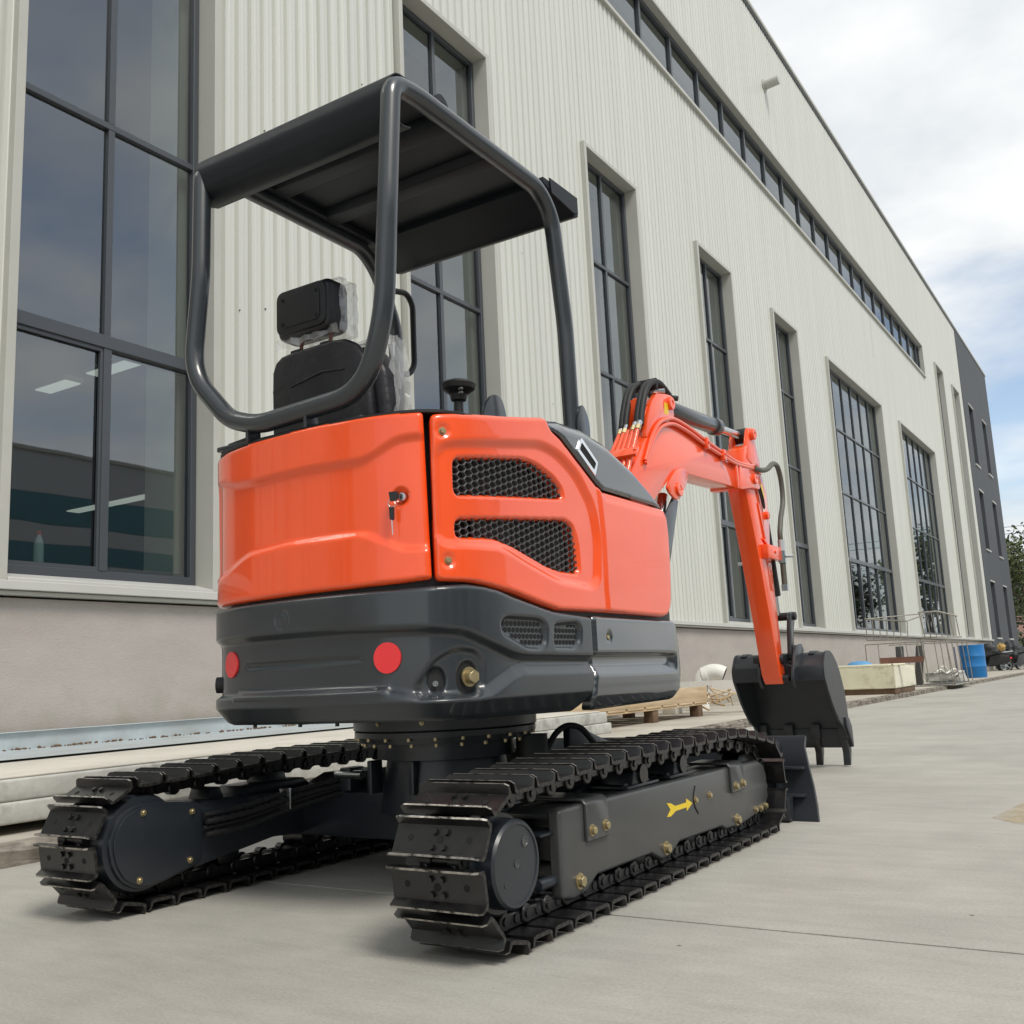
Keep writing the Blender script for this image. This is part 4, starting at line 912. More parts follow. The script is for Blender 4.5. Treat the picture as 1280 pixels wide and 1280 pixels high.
# ---------------------------------------------------------------- dozer blade
bp_ = [(4.46, 0.345), (4.435, 0.30), (4.422, 0.22), (4.418, 0.14), (4.395, 0.06), (4.36, 0.0), (4.345, 0.0), (4.372, 0.06), (4.398, 0.14), (4.402, 0.22), (4.415, 0.30), (4.445, 0.35)]
bmb = bm_prism(bp_, 'X', -2.97, -1.345, 0.002, 1)
for v in bmb.verts: v.co.x += (0.055 if v.co.x > CX else -0.055)*max(0, (0.30-v.co.z)/0.30)
blade = E(finish(bmb, 'dozer_blade', 'bucket', None))
for z, d in ((0.218, 0.03), (0.105, 0.045)): sub(box('blade_rib', -2.96, -1.345, 4.40-d, 4.405, z-0.006, z+0.006, 'bucket', b=0.002), blade)
for x in (-1.46, -1.47-0.12, -2.75, -2.87): sub(prism('blade_gusset', [(4.40, 0.33), (4.36, 0.28), (4.34, 0.10), (4.33, 0.012), (4.37, 0.012), (4.40, 0.1)], 'X', x, x+0.014, 'bucket'), blade)
for x in (-1.455, -2.86): sub(prism('blade_lower_box', [(4.27, 0.105), (4.36, 0.105), (4.34, 0.004), (4.29, 0.008)], 'X', x-0.14, x+0.06, 'bucket', bev=0.004), blade)
for sx in (-2.52, -1.83): sub(prism('blade_arm', [(3.2, 0.20), (3.25, 0.29), (4.30, 0.24), (4.41, 0.22), (4.41, 0.10), (4.2, 0.12)], 'X', sx, sx+0.05, 'navy', bev=0.006), blade)
sub(cyl('blade_cylinder', (CX, 3.3, 0.36), (CX, 4.05, 0.24), 0.04, 'navy'), blade); sub(cyl('blade_rod', (CX, 4.05, 0.24), (CX, 4.40, 0.185), 0.02, 'steel'), blade)
# hose loop and bracket in front of the slewing drum
E(tube('hose_loop', smooth_path([(-1.86, 3.10, 0.40), (-1.835, 3.13, 0.455), (-1.81, 3.17, 0.478), (-1.78, 3.21, 0.468), (-1.765, 3.25, 0.43), (-1.75, 3.28, 0.39)], 8), 0.011, 'rubber', None, 12))
E(prism('blade_bracket', [(3.22, 0.30), (3.22, 0.47), (3.27, 0.475), (3.72, 0.34), (3.72, 0.30)], 'X', -1.86, -1.83, 'navy', bev=0.004))
E(cyl('swivel_body', (-1.87, 3.02, 0.37), (-1.87, 3.02, 0.46), 0.055, 'rubber', n=24))

# ---------------------------------------------------------------- canopy
XL, XR, TR = -2.585, -1.728, 0.031
hoop = [(XR, 3.185, 1.30), (XR, 3.172, 1.95), (XR, 3.112, 2.37), (XR, 3.02, 2.453), (XR, 2.28, 2.458), (XR, 2.165, 2.44), (XR, 2.135, 2.06), (-1.765, 2.15, 1.705), (-1.86, 2.165, 1.50), (-2.30, 2.165, 1.478), (-2.43, 2.165, 1.52), (-2.598, 2.155, 1.70), (XL+0.02, 2.16, 2.05), (XL, 2.18, 2.44), (XL, 2.28, 2.458), (XL, 3.02, 2.453), (XL, 3.12, 2.37), (XL, 3.22, 2.16), (XL, 3.235, 1.20)]
def rfil(P, R, n=8):
    P = [Vector(p) for p in P]; out = [P[0]]
    for i in range(1, len(P)-1):
        p = P[i]; a, b = P[i-1], P[i+1]; d = min(R[i] if isinstance(R, (list, tuple)) else R, (a-p).length*0.48, (b-p).length*0.48)
        s, e = p+(a-p).normalized()*d, p+(b-p).normalized()*d
        for k in range(n+1):
            t = k/n; out.append(s*(1-t)**2+p*2*t*(1-t)+e*t*t)
    return out+[P[-1]]
hr = [0, .05, .08, .10, .05, .12, .05, .10, .14, .06, .05, .10, .05, .12, .05, .10, .08, .06, 0]
E(finish(bm_tube(rfil(hoop, hr), TR, 24), 'canopy_frame', 'dark', None, smooth=60))
# roof sheet with rolled rear hood
rp = rfil([(0, 2.262, 2.338), (0, 2.215, 2.325), (0, 2.165, 2.352), (0, 2.150, 2.43), (0, 2.185, 2.495), (0, 2.30, 2.503), (0, 3.10, 2.500), (0, 3.30, 2.505)], [0, .02, .02, .06, .06, .05, .05, 0], 6)
th = 0.004
poly = [(p.y, p.z) for p in rp]; inner = []
for i, p in enumerate(rp):
    t = (rp[min(i+1, len(rp)-1)]-rp[max(i-1, 0)]).normalized(); inner.append((p.y+t.z*th, p.z-t.y*th))
roof = E(prism('canopy_roof', poly+inner[::-1], 'X', XL-0.012, XR-0.004, 'roof'))
def RS(o): return sub(o, roof)
for x0, x1 in ((XL+0.012, XL+0.06), (XR-0.06, XR-0.012)): RS(prism('side_rail', [(2.25, 2.47), (2.25, 2.495), (3.1, 2.493), (3.1, 2.465)], 'X', x0, x1, 'roof', bev=0.003))
for y in (2.50, 2.78): RS(prism('roof_rib', [(y-0.055, 2.496), (y-0.035, 2.466), (y+0.035, 2.466), (y+0.055, 2.496)], 'X', XL+0.05, XR-0.05, 'roof', bev=0.004))
RS(prism('front_beam', [(3.03, 2.47), (3.03, 2.498), (3.295, 2.503), (3.295, 2.435), (3.26, 2.425), (3.24, 2.44)], 'X', XL-0.015, XR+0.02, 'roof', bev=0.003))
RS(prism('end_plate', [(3.08, 2.45), (3.07, 2.508), (3.285, 2.511), (3.285, 2.442), (3.25, 2.434), (3.16, 2.444)], 'X', XR+0.021, XR+0.026, 'roof', bev=0.001, seg=1))
RS(cyl('bolt', (XR-0.01, 3.25, 2.50), (XR-0.01, 3.25, 2.53), 0.010, 'roof', None, n=8))
bm = bm_lathe([(-0.006, 0.020), (-0.006, 0.045), (0.006, 0.045), (0.006, 0.020), (-0.006, 0.020)], (XR-0.03, 2.46, 2.512), (1, 0.1, 0), 28); RS(finish(bm, 'lifting_eye', 'roof'))
for x in (-2.33, -2.08):
    E(box('hoop_bracket', x-0.006, x+0.006, 2.145, 2.20, 1.428, 1.50, 'dark', b=0.002)); E(box('hoop_bracket_foot', x-0.03, x+0.03, 2.17, 2.24, 1.4287, 1.436, 'dark', b=0.002))
E(box('mount_rail', -2.52, -1.90, 2.19, 2.25, 1.4288, 1.446, 'dark', b=0.004))
E(prism('hood_seal', [(-2.56, 2.30), (-2.50, 2.215), (-2.38, 2.19), (-2.38, 2.25), (-2.47, 2.27), (-2.52, 2.33)], 'Z', 1.4288, 1.462, 'rubber', bev=0.012))
E(finish(bm_tube(rfil([(XL, 3.215, 2.33), (XL+0.005, 3.30, 2.345), (XL+0.01, 3.335, 2.30), (XL+0.01, 3.335, 2.02), (XL+0.005, 3.30, 1.97), (XL, 3.23, 1.965)], 0.035), 0.013, 14), 'grab_handle', 'black', None, smooth=60))

# ---------------------------------------------------------------- seat
SX, SY, SZ = -2.31, 2.46, 1.43
seat = bpy.data.objects.new('seat', None); COL.objects.link(seat); E(seat)
def rbox(x0, x1, y0, y1, z0, z1, b=0.03, seg=3, shear=0.0, taper=0.0):
    bm = bm_box(x0, x1, y0, y1, z0, z1)
    for v in bm.verts:
        t = (v.co.z-z0)/(z1-z0)
        v.co.y += shear*t; v.co.x = (x0+x1)/2+(v.co.x-(x0+x1)/2)*(1-taper*t)
    bevel(bm, b, seg, geom=bm.edges[:]); return bm
def st(o): o.parent = seat; return o
hb = rbox(-2.525, -2.265, 2.46, 2.575, 1.880, 2.072, 0.032, 4); st(finish(hb, 'headrest', 'vinyl', None, smooth=60))
# recessed rear plate of the headrest with its screws
def rplate(x0, x1, z0, z1, y0, y1, r, name, m, bev):
    P = fillet([(x0, z0, 0), (x1, z0, 0), (x1, z1, 0), (x0, z1, 0)], r, 6, True); st(prism(name, [(p.x, p.y) for p in P], 'Y', y0, y1, m, None, bev))
rplate(-2.512, -2.278, 1.896, 2.058, 2.4535, 2.468, 0.035, 'headrest_back', 'black', 0.004); rplate(-2.490, -2.300, 1.918, 2.036, 2.4500, 2.4530, 0.022, 'headrest_panel', 'rubber', 0.0012)
for x in (-2.476, -2.314):
    for z in (1.932, 2.022): st(cyl('screw', (x, 2.4475, z), (x, 2.4499, z), 0.006, 'void', None, n=12))
for x in (-2.44, -2.30):
    st(cyl('headrest_post', (x, 2.50, 1.80), (x, 2.51, 1.90), 0.007, 'brown', None, n=12)); st(finish(rbox(x-0.022, x+0.022, 2.47, 2.52, 1.815, 1.838, 0.005, 2), 'post_collar', 'black', None))
bk = bm_prism([(-2.545, 1.43), (-2.548, 1.70), (-2.546, 1.77), (-2.53, 1.806), (-2.50, 1.824), (-2.44, 1.830), (-2.26, 1.832), (-2.20, 1.825), (-2.155, 1.80), (-2.12, 1.75), (-2.10, 1.69), (-2.075, 1.43)], 'Y', 2.462, 2.50)
bevel(bk, 0.014, 3, geom=bk.edges[:]); st(finish(bk, 'seat_back', 'vinyl', None, smooth=60))
bk = bm_prism([(-2.53, 1.43), (-2.53, 1.70), (-2.51, 1.79), (-2.47, 1.812), (-2.22, 1.812), (-2.12, 1.79), (-2.06, 1.70), (-2.03, 1.43)], 'Y', 2.501, 2.60)
bevel(bk, 0.03, 3, geom=bk.edges[:]); st(finish(bk, 'back_cushion', 'vinyl', None, smooth=60))
st(tube('seat_back_crease', [(-2.45, 2.4615, 1.70), (-2.30, 2.4605, 1.725), (-2.20, 2.4615, 1.715)], 0.0035, 'vinyl', None, 8))
st(finish(rbox(-2.53, -2.05, 2.56, 3.0, 1.15, 1.28, 0.04, 3), 'seat_cushion', 'vinyl', None, smooth=60)); st(box('seat_base', -2.45, -2.13, 2.60, 2.95, 0.95, 1.145, 'black', None, 0.01))
st(finish(rbox(-2.60, -2.548, 2.47, 2.62, 1.42, 1.535, 0.022, 3), 'armrest', 'black', None))
# clear wrap over headrest and back cushion, crumpled
def wrap(x0, x1, y0, y1, z0, z1, seed, amp, name, taper=0.0):
    rr = random.Random(seed); bm = bm_box(x0, x1, y0, y1, z0, z1)
    bmesh.ops.subdivide_edges(bm, edges=bm.edges[:], cuts=9, use_grid_fill=True)
    bmesh.ops.delete(bm, geom=[f for f in bm.faces if f.normal.y < -0.9 or f.normal.x < -0.9], context='FACES')
    for v in bm.verts:
        t = (v.co.z-z0)/(z1-z0)
        v.co.x = (x0+x1)/2+(v.co.x-(x0+x1)/2)*(1-taper*t)
        v.co += Vector([rr.uniform(-1, 1)*amp for _ in range(3)])
    st(finish(bm, name, 'film', None, smooth=25))
wrap(-2.515, -2.250, 2.50, 2.592, 1.872, 2.074, 5, 0.005, 'headrest_wrap'); wrap(-2.53, -2.022, 2.52, 2.615, 1.43, 1.825, 9, 0.008, 'seat_wrap', 0.13)
bm = bmesh.new(); rr = random.Random(4); A = []
for k in range(12):
    x = -2.54+0.30*k/11; A.append((bm.verts.new((x, 2.475+rr.uniform(-.006, .006), 1.895+rr.uniform(-.006, .006))), bm.verts.new((x, 2.478+rr.uniform(-.01, .01), 1.855+0.012*k/11+rr.uniform(-.008, .008)))))
for a, b in zip(A, A[1:]): bm.faces.new((a[0], b[0], b[1], a[1]))
st(finish(bm, 'headrest_wrap', 'film', None, smooth=None))

# ---------------------------------------------------------------- controls
jo = E(lathe('control_lever', [(-0.35, 0.0), (-0.35, 0.020), (-0.055, 0.016), (-0.05, 0.026), (-0.03, 0.030), (-0.012, 0.055), (0.004, 0.060), (0.010, 0.056), (0.020, 0.03), (0.022, 0)], (-1.87, 2.66, 1.632), (0.03, 0, 1), 'black', n=28))
for z in (1.592, 1.606): sub(box('lever_button', -1.858+0.012, -1.842+0.012, 2.622, 2.63, z, z+0.008, 'radiator', None, 0.001), jo)
pd_ = fillet([(2.84, 1.36, 0), (2.84, 1.60, 0), (2.90, 1.665, 0), (2.96, 1.665, 0), (2.99, 1.60, 0), (2.99, 1.36, 0)], 0.05, 5, True); E(prism('side_shield', [(p.x, p.y) for p in pd_], 'X', -1.905, -1.89, 'dark', bev=0.003))
pd_ = fillet([(3.16, 1.40, 0), (3.16, 1.60, 0), (3.20, 1.66, 0), (3.25, 1.60, 0), (3.25, 1.40, 0)], 0.04, 5, True); E(prism('side_shield', [(p.x, p.y) for p in pd_], 'X', -1.70, -1.688, 'dark', bev=0.003))
E(box('operator_floor', -2.68, -1.99, 3.0, 3.8, 0.951, 0.97, 'black', b=0.004)); E(box('travel_console', -2.45, -2.1, 3.45, 3.6, 0.971, 1.12, 'black', b=0.02))
for x in (-2.40, -2.20): E(tube('travel_lever', [(x, 3.52, 1.12), (x, 3.50, 1.4), (x, 3.44, 1.58)], 0.011, 'black', None, 10, 0.05))

# ---------------------------------------------------------------- boom, arm, bucket
XB0, XB1 = -2.115, -1.975               # left and right faces of the boom
XM = (XB0+XB1)/2
boom_poly = [(3.98, 1.16), (4.02, 1.27), (4.204, 1.60), (4.40, 1.800), (4.50, 1.90), (4.62, 1.955), (4.745, 1.966), (4.895, 1.955), (5.08, 1.922), (5.317, 1.886), (5.619, 1.853), (5.66, 1.828), (5.645, 1.708), (5.494, 1.703), (4.917, 1.680), (4.80, 1.683), (4.70, 1.655), (4.60, 1.59), (4.467, 1.502), (4.163, 1.25), (4.08, 1.10), (4.02, 1.10)]
boom = E(prism('boom', boom_poly, 'X', XB0, XB1, 'orange', bev=0.006, seg=2))
def B(o): return sub(o, boom)
# weld seams on both lower edges and the front collar that forks round the arm
col_poly = [(5.625, 1.705), (5.66, 1.700), (5.86, 1.738), (5.985, 1.742), (6.03, 1.790), (6.005, 1.850), (5.86, 1.858), (5.70, 1.838), (5.655, 1.845)]
B(prism('fork_plate', [(p.x, p.y) for p in fillet([(a, b, 0) for a, b in col_poly], 0.012, 3, True)], 'X', XB1-0.004, XB1+0.020, 'orange', bev=0.003)); B(prism('fork_plate', [(p.x, p.y) for p in fillet([(a, b, 0) for a, b in col_poly], 0.012, 3, True)], 'X', XB0-0.020, XB0+0.004, 'orange', bev=0.003))
B(box('collar_rear', XB0-0.018, XB1+0.018, 5.60, 5.635, 1.700, 1.868, 'orange', b=0.006))
B(lathe('fork_pin', [(-0.01, 0), (-0.01, 0.032), (0.012, 0.032), (0.015, 0.029), (0.015, 0.016), (0.012, 0.014), (0.012, 0)], (XB1+0.02, 5.90, 1.795), (1, 0, 0), 'orange', n=28))
# lift cylinder lug
lug = [(4.57, 1.56), (4.62, 1.61), (4.70, 1.672), (4.78, 1.695), (4.868, 1.692), (4.845, 1.63), (4.765, 1.552), (4.72, 1.518), (4.675, 1.513), (4.62, 1.53)]
for x0, x1 in ((XB1-0.002, XB1+0.012), (XB0-0.012, XB0+0.002)): B(prism('lift_lug', [(p.x, p.y) for p in fillet([(a, b, 0) for a, b in lug], 0.03, 4, True)], 'X', x0, x1, 'orange', bev=0.004))
B(lathe('lift_pin', [(-0.01, 0), (-0.01, 0.036), (0.010, 0.036), (0.013, 0.033), (0.013, 0.020), (0.010, 0.018), (0.010, 0.008), (0.012, 0.007), (0.012, 0)], (XB1+0.012, 4.715, 1.570), (1, 0, 0), 'orange', n=28))
E(cyl('lift_cylinder', (XM, 4.26, 0.70), (XM, 4.60, 1.32), 0.052, 'dark', n=28)); E(cyl('lift_rod', (XM, 4.60, 1.32), (XM, 4.70, 1.55), 0.026, 'steel', n=20)); E(lathe('lift_gland', [(0, 0), (0, 0.056), (0.05, 0.056), (0.055, 0.05), (0.055, 0)], (XM, 4.585, 1.293), (0, 0.34, 0.62), 'dark', n=28))
E(prism('lift_guard', [(4.33, 0.95), (4.55, 1.40), (4.69, 1.53), (4.76, 1.52), (4.63, 1.25), (4.45, 0.9)], 'X', XB1-0.02, XB1-0.012, 'dark', bev=0.002))
# top bracket: two plates that carry the arm cylinder
brk = [(4.38, 1.78), (4.425, 1.90), (4.475, 1.985), (4.545, 2.045), (4.66, 2.068), (4.745, 2.075), (4.755, 1.96)]
for x0, x1 in ((XB1-0.024, XB1+0.003), (XB0-0.003, XB0+0.024)): B(prism('cylinder_bracket', [(p.x, p.y) for p in fillet([(a, b, 0) for a, b in brk], 0.02, 4, True)], 'X', x0, x1, 'orange', bev=0.003))
B(box('bracket_web', XB0+0.0245, XB1-0.0245, 4.43, 4.46, 1.82, 2.0, 'orange')); B(lathe('bracket_pin', [(-0.01, 0), (-0.01, 0.034), (0.014, 0.034), (0.017, 0.031), (0.017, 0.016), (0.013, 0.014), (0.013, 0)], (XB1+0.003, 4.705, 2.025), (1, 0, 0), 'orange', n=28))
B(prism('warning_sticker', [(4.625, 1.955), (4.675, 1.958), (4.685, 2.02), (4.635, 2.018)], 'X', XB1+0.003, XB1+0.0038, 'yellow'))
ca, cb = Vector((XM, 4.72, 2.030)), Vector((XM, 5.98, 2.095)); cd = (cb-ca).normalized(); cl = (cb-ca).length
ac = E(finish(bm_cyl(ca+cd*0.06, ca+cd*0.80, 0.048, n=36, bev=0.004), 'arm_cylinder', 'dark', None))
sub(finish(bm_cyl(ca+cd*0.77, ca+cd*0.84, 0.053, n=36, bev=0.004), 'cylinder_gland', 'dark', None), ac); sub(finish(bm_cyl(ca+cd*0.84, cb-cd*0.06, 0.024, n=28), 'cylinder_rod', 'steel', None), ac)
sub(finish(bm_cyl(cb+Vector((-0.045, 0, 0)), cb+Vector((0.045, 0, 0)), 0.048, n=28, bev=0.004), 'rod_eye', 'black', None), ac)
# four pipes up the back of the boom with clamps, couplings and two hose bundles
for k in range(5):
    x = XB0+0.012+0.030*k
    P = [(x, 4.12, 1.50), (x, 4.20, 1.640), (x, 4.36-0.012*k, 1.82)]
    B(tube('boom_pipe', P, 0.0115, 'orange', None, 12, 0.04))
    t_ = Vector((0, 0.5, 0.6)).normalized(); p_ = Vector(P[-1])
    if k in (0, 1, 3, 4):
        B(finish(bm_cyl(p_-t_*0.01, p_+t_*0.022, 0.0155, n=6), 'coupling', 'gold', None)); B(finish(bm_cyl(p_+t_*0.022, p_+t_*0.05, 0.0135, n=14), 'hose_ferrule', 'steel', None))
B(prism('pipe_clamp', [(4.195, 1.655), (4.235, 1.70), (4.225, 1.712), (4.183, 1.667)], 'X', XB0-0.02, XB1+0.03, 'orange', bev=0.002)); B(bolt((XB1+0.02, 4.208, 1.69), (0, -0.7, 0.7), None, 0.008, 0.008, 'orange'))
for x, s in ((XB0+0.022, -1), (XB1-0.035, 1)):
    for d in (-0.010, 0.011):
        P = smooth_path([(x+d, 4.385, 1.855), (x+d, 4.415, 1.94), (x+d+0.002, 4.465, 2.04), (x+d, 4.545, 2.105), (x+d, 4.64, 2.128), (x+d*0.5, 4.74, 2.11), (x+d*0.3, 4.80, 2.085)], 8)
        B(finish(bm_tube(P, 0.0165, 12), 'boom_hose', 'rubber', None, smooth=60))
B(box('hose_strap', XB0+0.0, XB1-0.01, 4.58, 4.60, 2.08, 2.14, 'black', None, 0.004)); B(cyl('hose_fitting', (XB1-0.05, 4.60, 2.075), (XB1-0.005, 4.66, 2.085), 0.013, 'steel', None, n=10)); B(cyl('hose_fitting', (XB1-0.05, 4.80, 2.09), (XB1+0.0, 4.83, 2.08), 0.015, 'black', None, n=10))
# two thin pipes along the upper edge of the right face
for k in range(2):
    dz = -0.028*k
    P = smooth_path([(XB1+0.012, 4.33, 1.66+dz*0.5), (XB1+0.012, 4.43, 1.80+dz), (XB1+0.012, 4.53, 1.885+dz), (XB1+0.012, 4.65, 1.932+dz), (XB1+0.012, 4.76, 1.945+dz), (XB1+0.012, 4.944, 1.934+dz), (XB1+0.012, 5.174, 1.905+dz), (XB1+0.012, 5.40, 1.882+dz*0.8), (XB1+0.014, 5.64, 1.862+dz*0.5), (XB1+0.022, 5.90, 1.876+dz*0.4)], 6)
    B(finish(bm_tube(P, 0.0105, 10), 'side_pipe', 'orange', None, smooth=60))
for y, z in ((5.15, 1.893), (5.40, 1.868)): B(box('pipe_clamp', XB1, XB1+0.030, y-0.02, y+0.02, z-0.035, z+0.028, 'orange', None, 0.004)); B(bolt((XB1+0.030, y, z), (1, 0, 0), None, 0.007, 0.006, 'orange'))
# --- arm
XA0, XA1 = -2.095, -1.980
arm_poly = [(5.80, 1.90), (5.835, 1.985), (5.90, 2.02), (6.02, 1.96), (6.122, 1.86), (6.195, 1.74), (6.20, 1.561), (6.165, 1.40), (6.175, 1.206), (6.20, 0.953), (6.215, 0.756), (6.245, 0.60), (6.235, 0.555), (6.185, 0.545), (6.135, 0.60), (6.06, 0.90), (5.93, 1.347), (5.83, 1.64), (5.795, 1.75)]
arm = E(prism('arm', arm_poly, 'X', XA0, XA1, 'orange', bev=0.005, seg=2))
def A_(o): return sub(o, arm)
ear = [(5.85, 1.93), (5.905, 2.06), (5.94, 2.13), (5.985, 2.145), (6.025, 2.12), (6.03, 2.07), (6.10, 1.93), (6.12, 1.85)]
for x0, x1 in ((XA1-0.022, XA1+0.004), (XA0-0.004, XA0+0.022)): A_(prism('arm_ear', [(p.x, p.y) for p in fillet([(a, b, 0) for a, b in ear], 0.02, 4, True)], 'X', x0, x1, 'orange', bev=0.003))
A_(lathe('ear_pin', [(-0.01, 0), (-0.01, 0.036), (0.022, 0.036), (0.026, 0.032), (0.026, 0.016), (0.021, 0.014), (0.021, 0)], (XA1+0.004, 5.975, 2.095), (1, 0, 0), 'orange', n=28))
A_(lathe('ear_pin', [(-0.02, 0.034), (0.0, 0.034), (0.0, 0)], (XA0-0.004, 5.975, 2.095), (-1, 0, 0), 'orange', n=28))
A_(prism('arm_rib', [(5.985, 1.66), (6.015, 1.66), (6.075, 1.44), (6.06, 1.44)], 'X', XA1-0.001, XA1+0.008, 'orange', bev=0.002)); A_(lathe('arm_boss', [(0, 0.026), (0.014, 0.026), (0.016, 0.022), (0.016, 0)], (XA1, 6.15, 1.60), (1, 0, 0), 'orange', n=24))
A_(prism('warning_sticker', [(6.075, 1.80), (6.115, 1.80), (6.14, 1.71), (6.10, 1.71)], 'X', XA1+0.0002, XA1+0.001, 'yellow'))
A_(finish(bm_tube(smooth_path([(XA1+0.012, 5.96, 1.83), (XA1+0.012, 6.00, 1.76), (XA1+0.012, 6.06, 1.66), (XA1+0.012, 6.085, 1.64), (XA1+0.012, 6.075, 1.70), (XA1+0.01, 6.02, 1.80)], 6), 0.006, 8), 'arm_cable', 'black', None, smooth=60))
A_(finish(bm_tube([(XA1+0.006, 6.02, 1.44), (XA1+0.006, 6.15, 1.385), (XA1+0.006, 6.20, 1.39)], 0.006, 8), 'arm_pipe', 'orange', None))
# valve bracket, grey jumper hose
A_(box('valve_bracket', XA1-0.001, XA1+0.045, 5.985, 6.32, 1.315, 1.40, 'orange', None, 0.004)); A_(bolt((XA1+0.045, 6.12, 1.36), (1, 0, 0), None, 0.01, 0.006, 'orange'))
hp2 = smooth_path([(XB1+0.024, 5.90, 1.868), (XB1+0.03, 6.02, 1.868), (XB1+0.035, 6.13, 1.893), (XB1+0.035, 6.25, 1.945), (XB1+0.03, 6.36, 1.94), (XB1+0.025, 6.425, 1.85), (XB1+0.025, 6.42, 1.72), (XB1+0.03, 6.33, 1.60), (XB1+0.035, 6.27, 1.50), (XB1+0.035, 6.27, 1.43)], 8)
A_(finish(bm_tube(hp2, 0.0165, 14), 'jumper_hose', 'hose', None, smooth=60))
vx = XB1+0.035
A_(cyl('hose_ferrule', (vx, 6.27, 1.37), (vx, 6.27, 1.45), 0.021, 'galv', None, n=14)); A_(finish(bm_cyl((vx, 6.27, 1.30), (vx, 6.27, 1.38), 0.026, n=6), 'stop_valve', 'steel', None)); A_(cyl('valve_stem', (vx-0.02, 6.27, 1.345), (vx+0.055, 6.32, 1.345), 0.010, 'steel', None, n=10)); A_(cyl('valve_outlet', (vx, 6.27, 1.16), (vx, 6.27, 1.30), 0.018, 'hose', None, n=14)); A_(cyl('valve_cap', (vx, 6.27, 1.125), (vx, 6.27, 1.165), 0.023, 'steel', None, n=6))
A_(cyl('valve_stem', (XA0-0.06, 6.05, 1.30), (XA0, 6.05, 1.30), 0.010, 'steel', None, n=10))
# bucket cylinder behind the arm, link, pins
bc0, bc1 = Vector((-2.035, 6.235, 1.56)), Vector((-2.035, 6.36, 0.98)); bd = (bc1-bc0).normalized()
bcy = E(finish(bm_cyl(bc0, bc0+bd*0.47, 0.042, n=28, bev=0.004), 'bucket_cylinder', 'black', None)); sub(finish(bm_cyl(bc0+bd*0.47, bc1, 0.022, n=20), 'cylinder_rod', 'steel', None), bcy)
lk = [(6.355, 0.99), (6.40, 1.0), (6.43, 0.965), (6.405, 0.93), (6.375, 0.88), (6.355, 0.80), (6.36, 0.72), (6.335, 0.68), (6.295, 0.685), (6.28, 0.72), (6.295, 0.80), (6.315, 0.90), (6.335, 0.96)]
for x in (XA1+0.012, XA0-0.032): E(prism('tipping_link', [(p.x, p.y) for p in fillet([(a, b, 0) for a, b in lk], 0.015, 3, True)], 'X', x, x+0.028, 'dark', bev=0.004))
bl = [(6.15, 0.70), (6.18, 0.72), (6.30, 0.735), (6.33, 0.71), (6.31, 0.68), (6.18, 0.665)]
for x in (XA1+0.003, XA0-0.011): E(prism('guide_link', bl, 'X', x, x+0.008, 'dark', bev=0.001, seg=1))
E(cyl('link_pin', (XA0-0.05, 6.385, 0.968), (XA1+0.058, 6.385, 0.968), 0.026, 'black', n=20, bev=0.004)); E(cyl('link_pin', (XA0-0.045, 6.32, 0.71), (XA1+0.055, 6.32, 0.71), 0.024, 'black', n=20, bev=0.004)); E(cyl('arm_pin', (XA0-0.055, 6.18, 0.70), (XA1+0.02, 6.18, 0.70), 0.026, 'black', n=20, bev=0.004)); E(cyl('arm_pin', (XA0-0.04, 6.20, 0.58), (XA1+0.04, 6.20, 0.58), 0.024, 'black', n=20, bev=0.004))
for k in range(5):
    a = k*1.3; E(finish(bolt_bm((XA1+0.045, 6.22+0.045*math.sin(a), 0.63+0.045*math.cos(a)), (1, 0, 0), 0.010, 0.014), 'link_bolt', 'black', None))
# --- bucket: open side towards the machine, teeth on the ground
BX0, BX1 = -2.325, -1.755
out_p = [(p.y, p.z) for p in rfil([(0, 6.275, 0.575), (0, 6.265, 0.635), (0, 6.335, 0.732), (0, 6.455, 0.735), (0, 6.59, 0.645), (0, 6.690, 0.48), (0, 6.715, 0.31), (0, 6.735, 0.125)], [0, .03, .04, .05, .10, .10, .08, 0], 6)]
def off_open(P, d):
    out = []
    for i, p in enumerate(P):
        t = Vector((P[min(i+1, len(P)-1)][0]-P[max(i-1, 0)][0], P[min(i+1, len(P)-1)][1]-P[max(i-1, 0)][1])).normalized(); out.append((p[0]+t.y*d, p[1]-t.x*d))
    return out
in_p = off_open(out_p, 0.014)
bucket = E(prism('bucket_shell', out_p+in_p[::-1], 'X', BX0, BX1, 'bucket', bev=0))
def K(o): return sub(o, bucket)
mouth = [(6.735, 0.125), (6.66, 0.215), (6.60, 0.262), (6.516, 0.300), (6.44, 0.365), (6.377, 0.43), (6.32, 0.51), (6.275, 0.575)]
sp_ = out_p[:-1]+mouth[:-1]
for x0, x1 in ((BX1-0.002, BX1+0.012), (BX0-0.012, BX0+0.002)): K(prism('bucket_side', off(sp_, 0.006), 'X', x0, x1, 'bucket', bev=0.002, seg=1))
for x0, x1 in ((BX1+0.012, BX1+0.024), (BX0-0.024, BX0-0.012)): K(prism('side_cutter', [(6.735, 0.12), (6.66, 0.215), (6.615, 0.262), (6.62, 0.315), (6.69, 0.31), (6.745, 0.25), (6.75, 0.13)], 'X', x0, x1, 'bucket', bev=0.003))
K(prism('mouth_bar', [(6.262, 0.56), (6.262, 0.65), (6.283, 0.65), (6.283, 0.56)], 'X', BX0-0.005, BX1+0.005, 'bucket', bev=0.006)); K(prism('cutting_lip', [(6.71, 0.24), (6.695, 0.24), (6.715, 0.118), (6.748, 0.118)], 'X', BX0, BX1, 'bucket', bev=0.003))
for x in (-2.21, -2.13, -1.92): K(prism('bucket_ear', [(6.20, 0.52), (6.15, 0.58), (6.17, 0.64), (6.27, 0.78), (6.38, 0.79), (6.42, 0.75), (6.36, 0.70), (6.28, 0.60)], 'X', x, x+0.02, 'bucket', bev=0.004)) if x != -2.21 else None
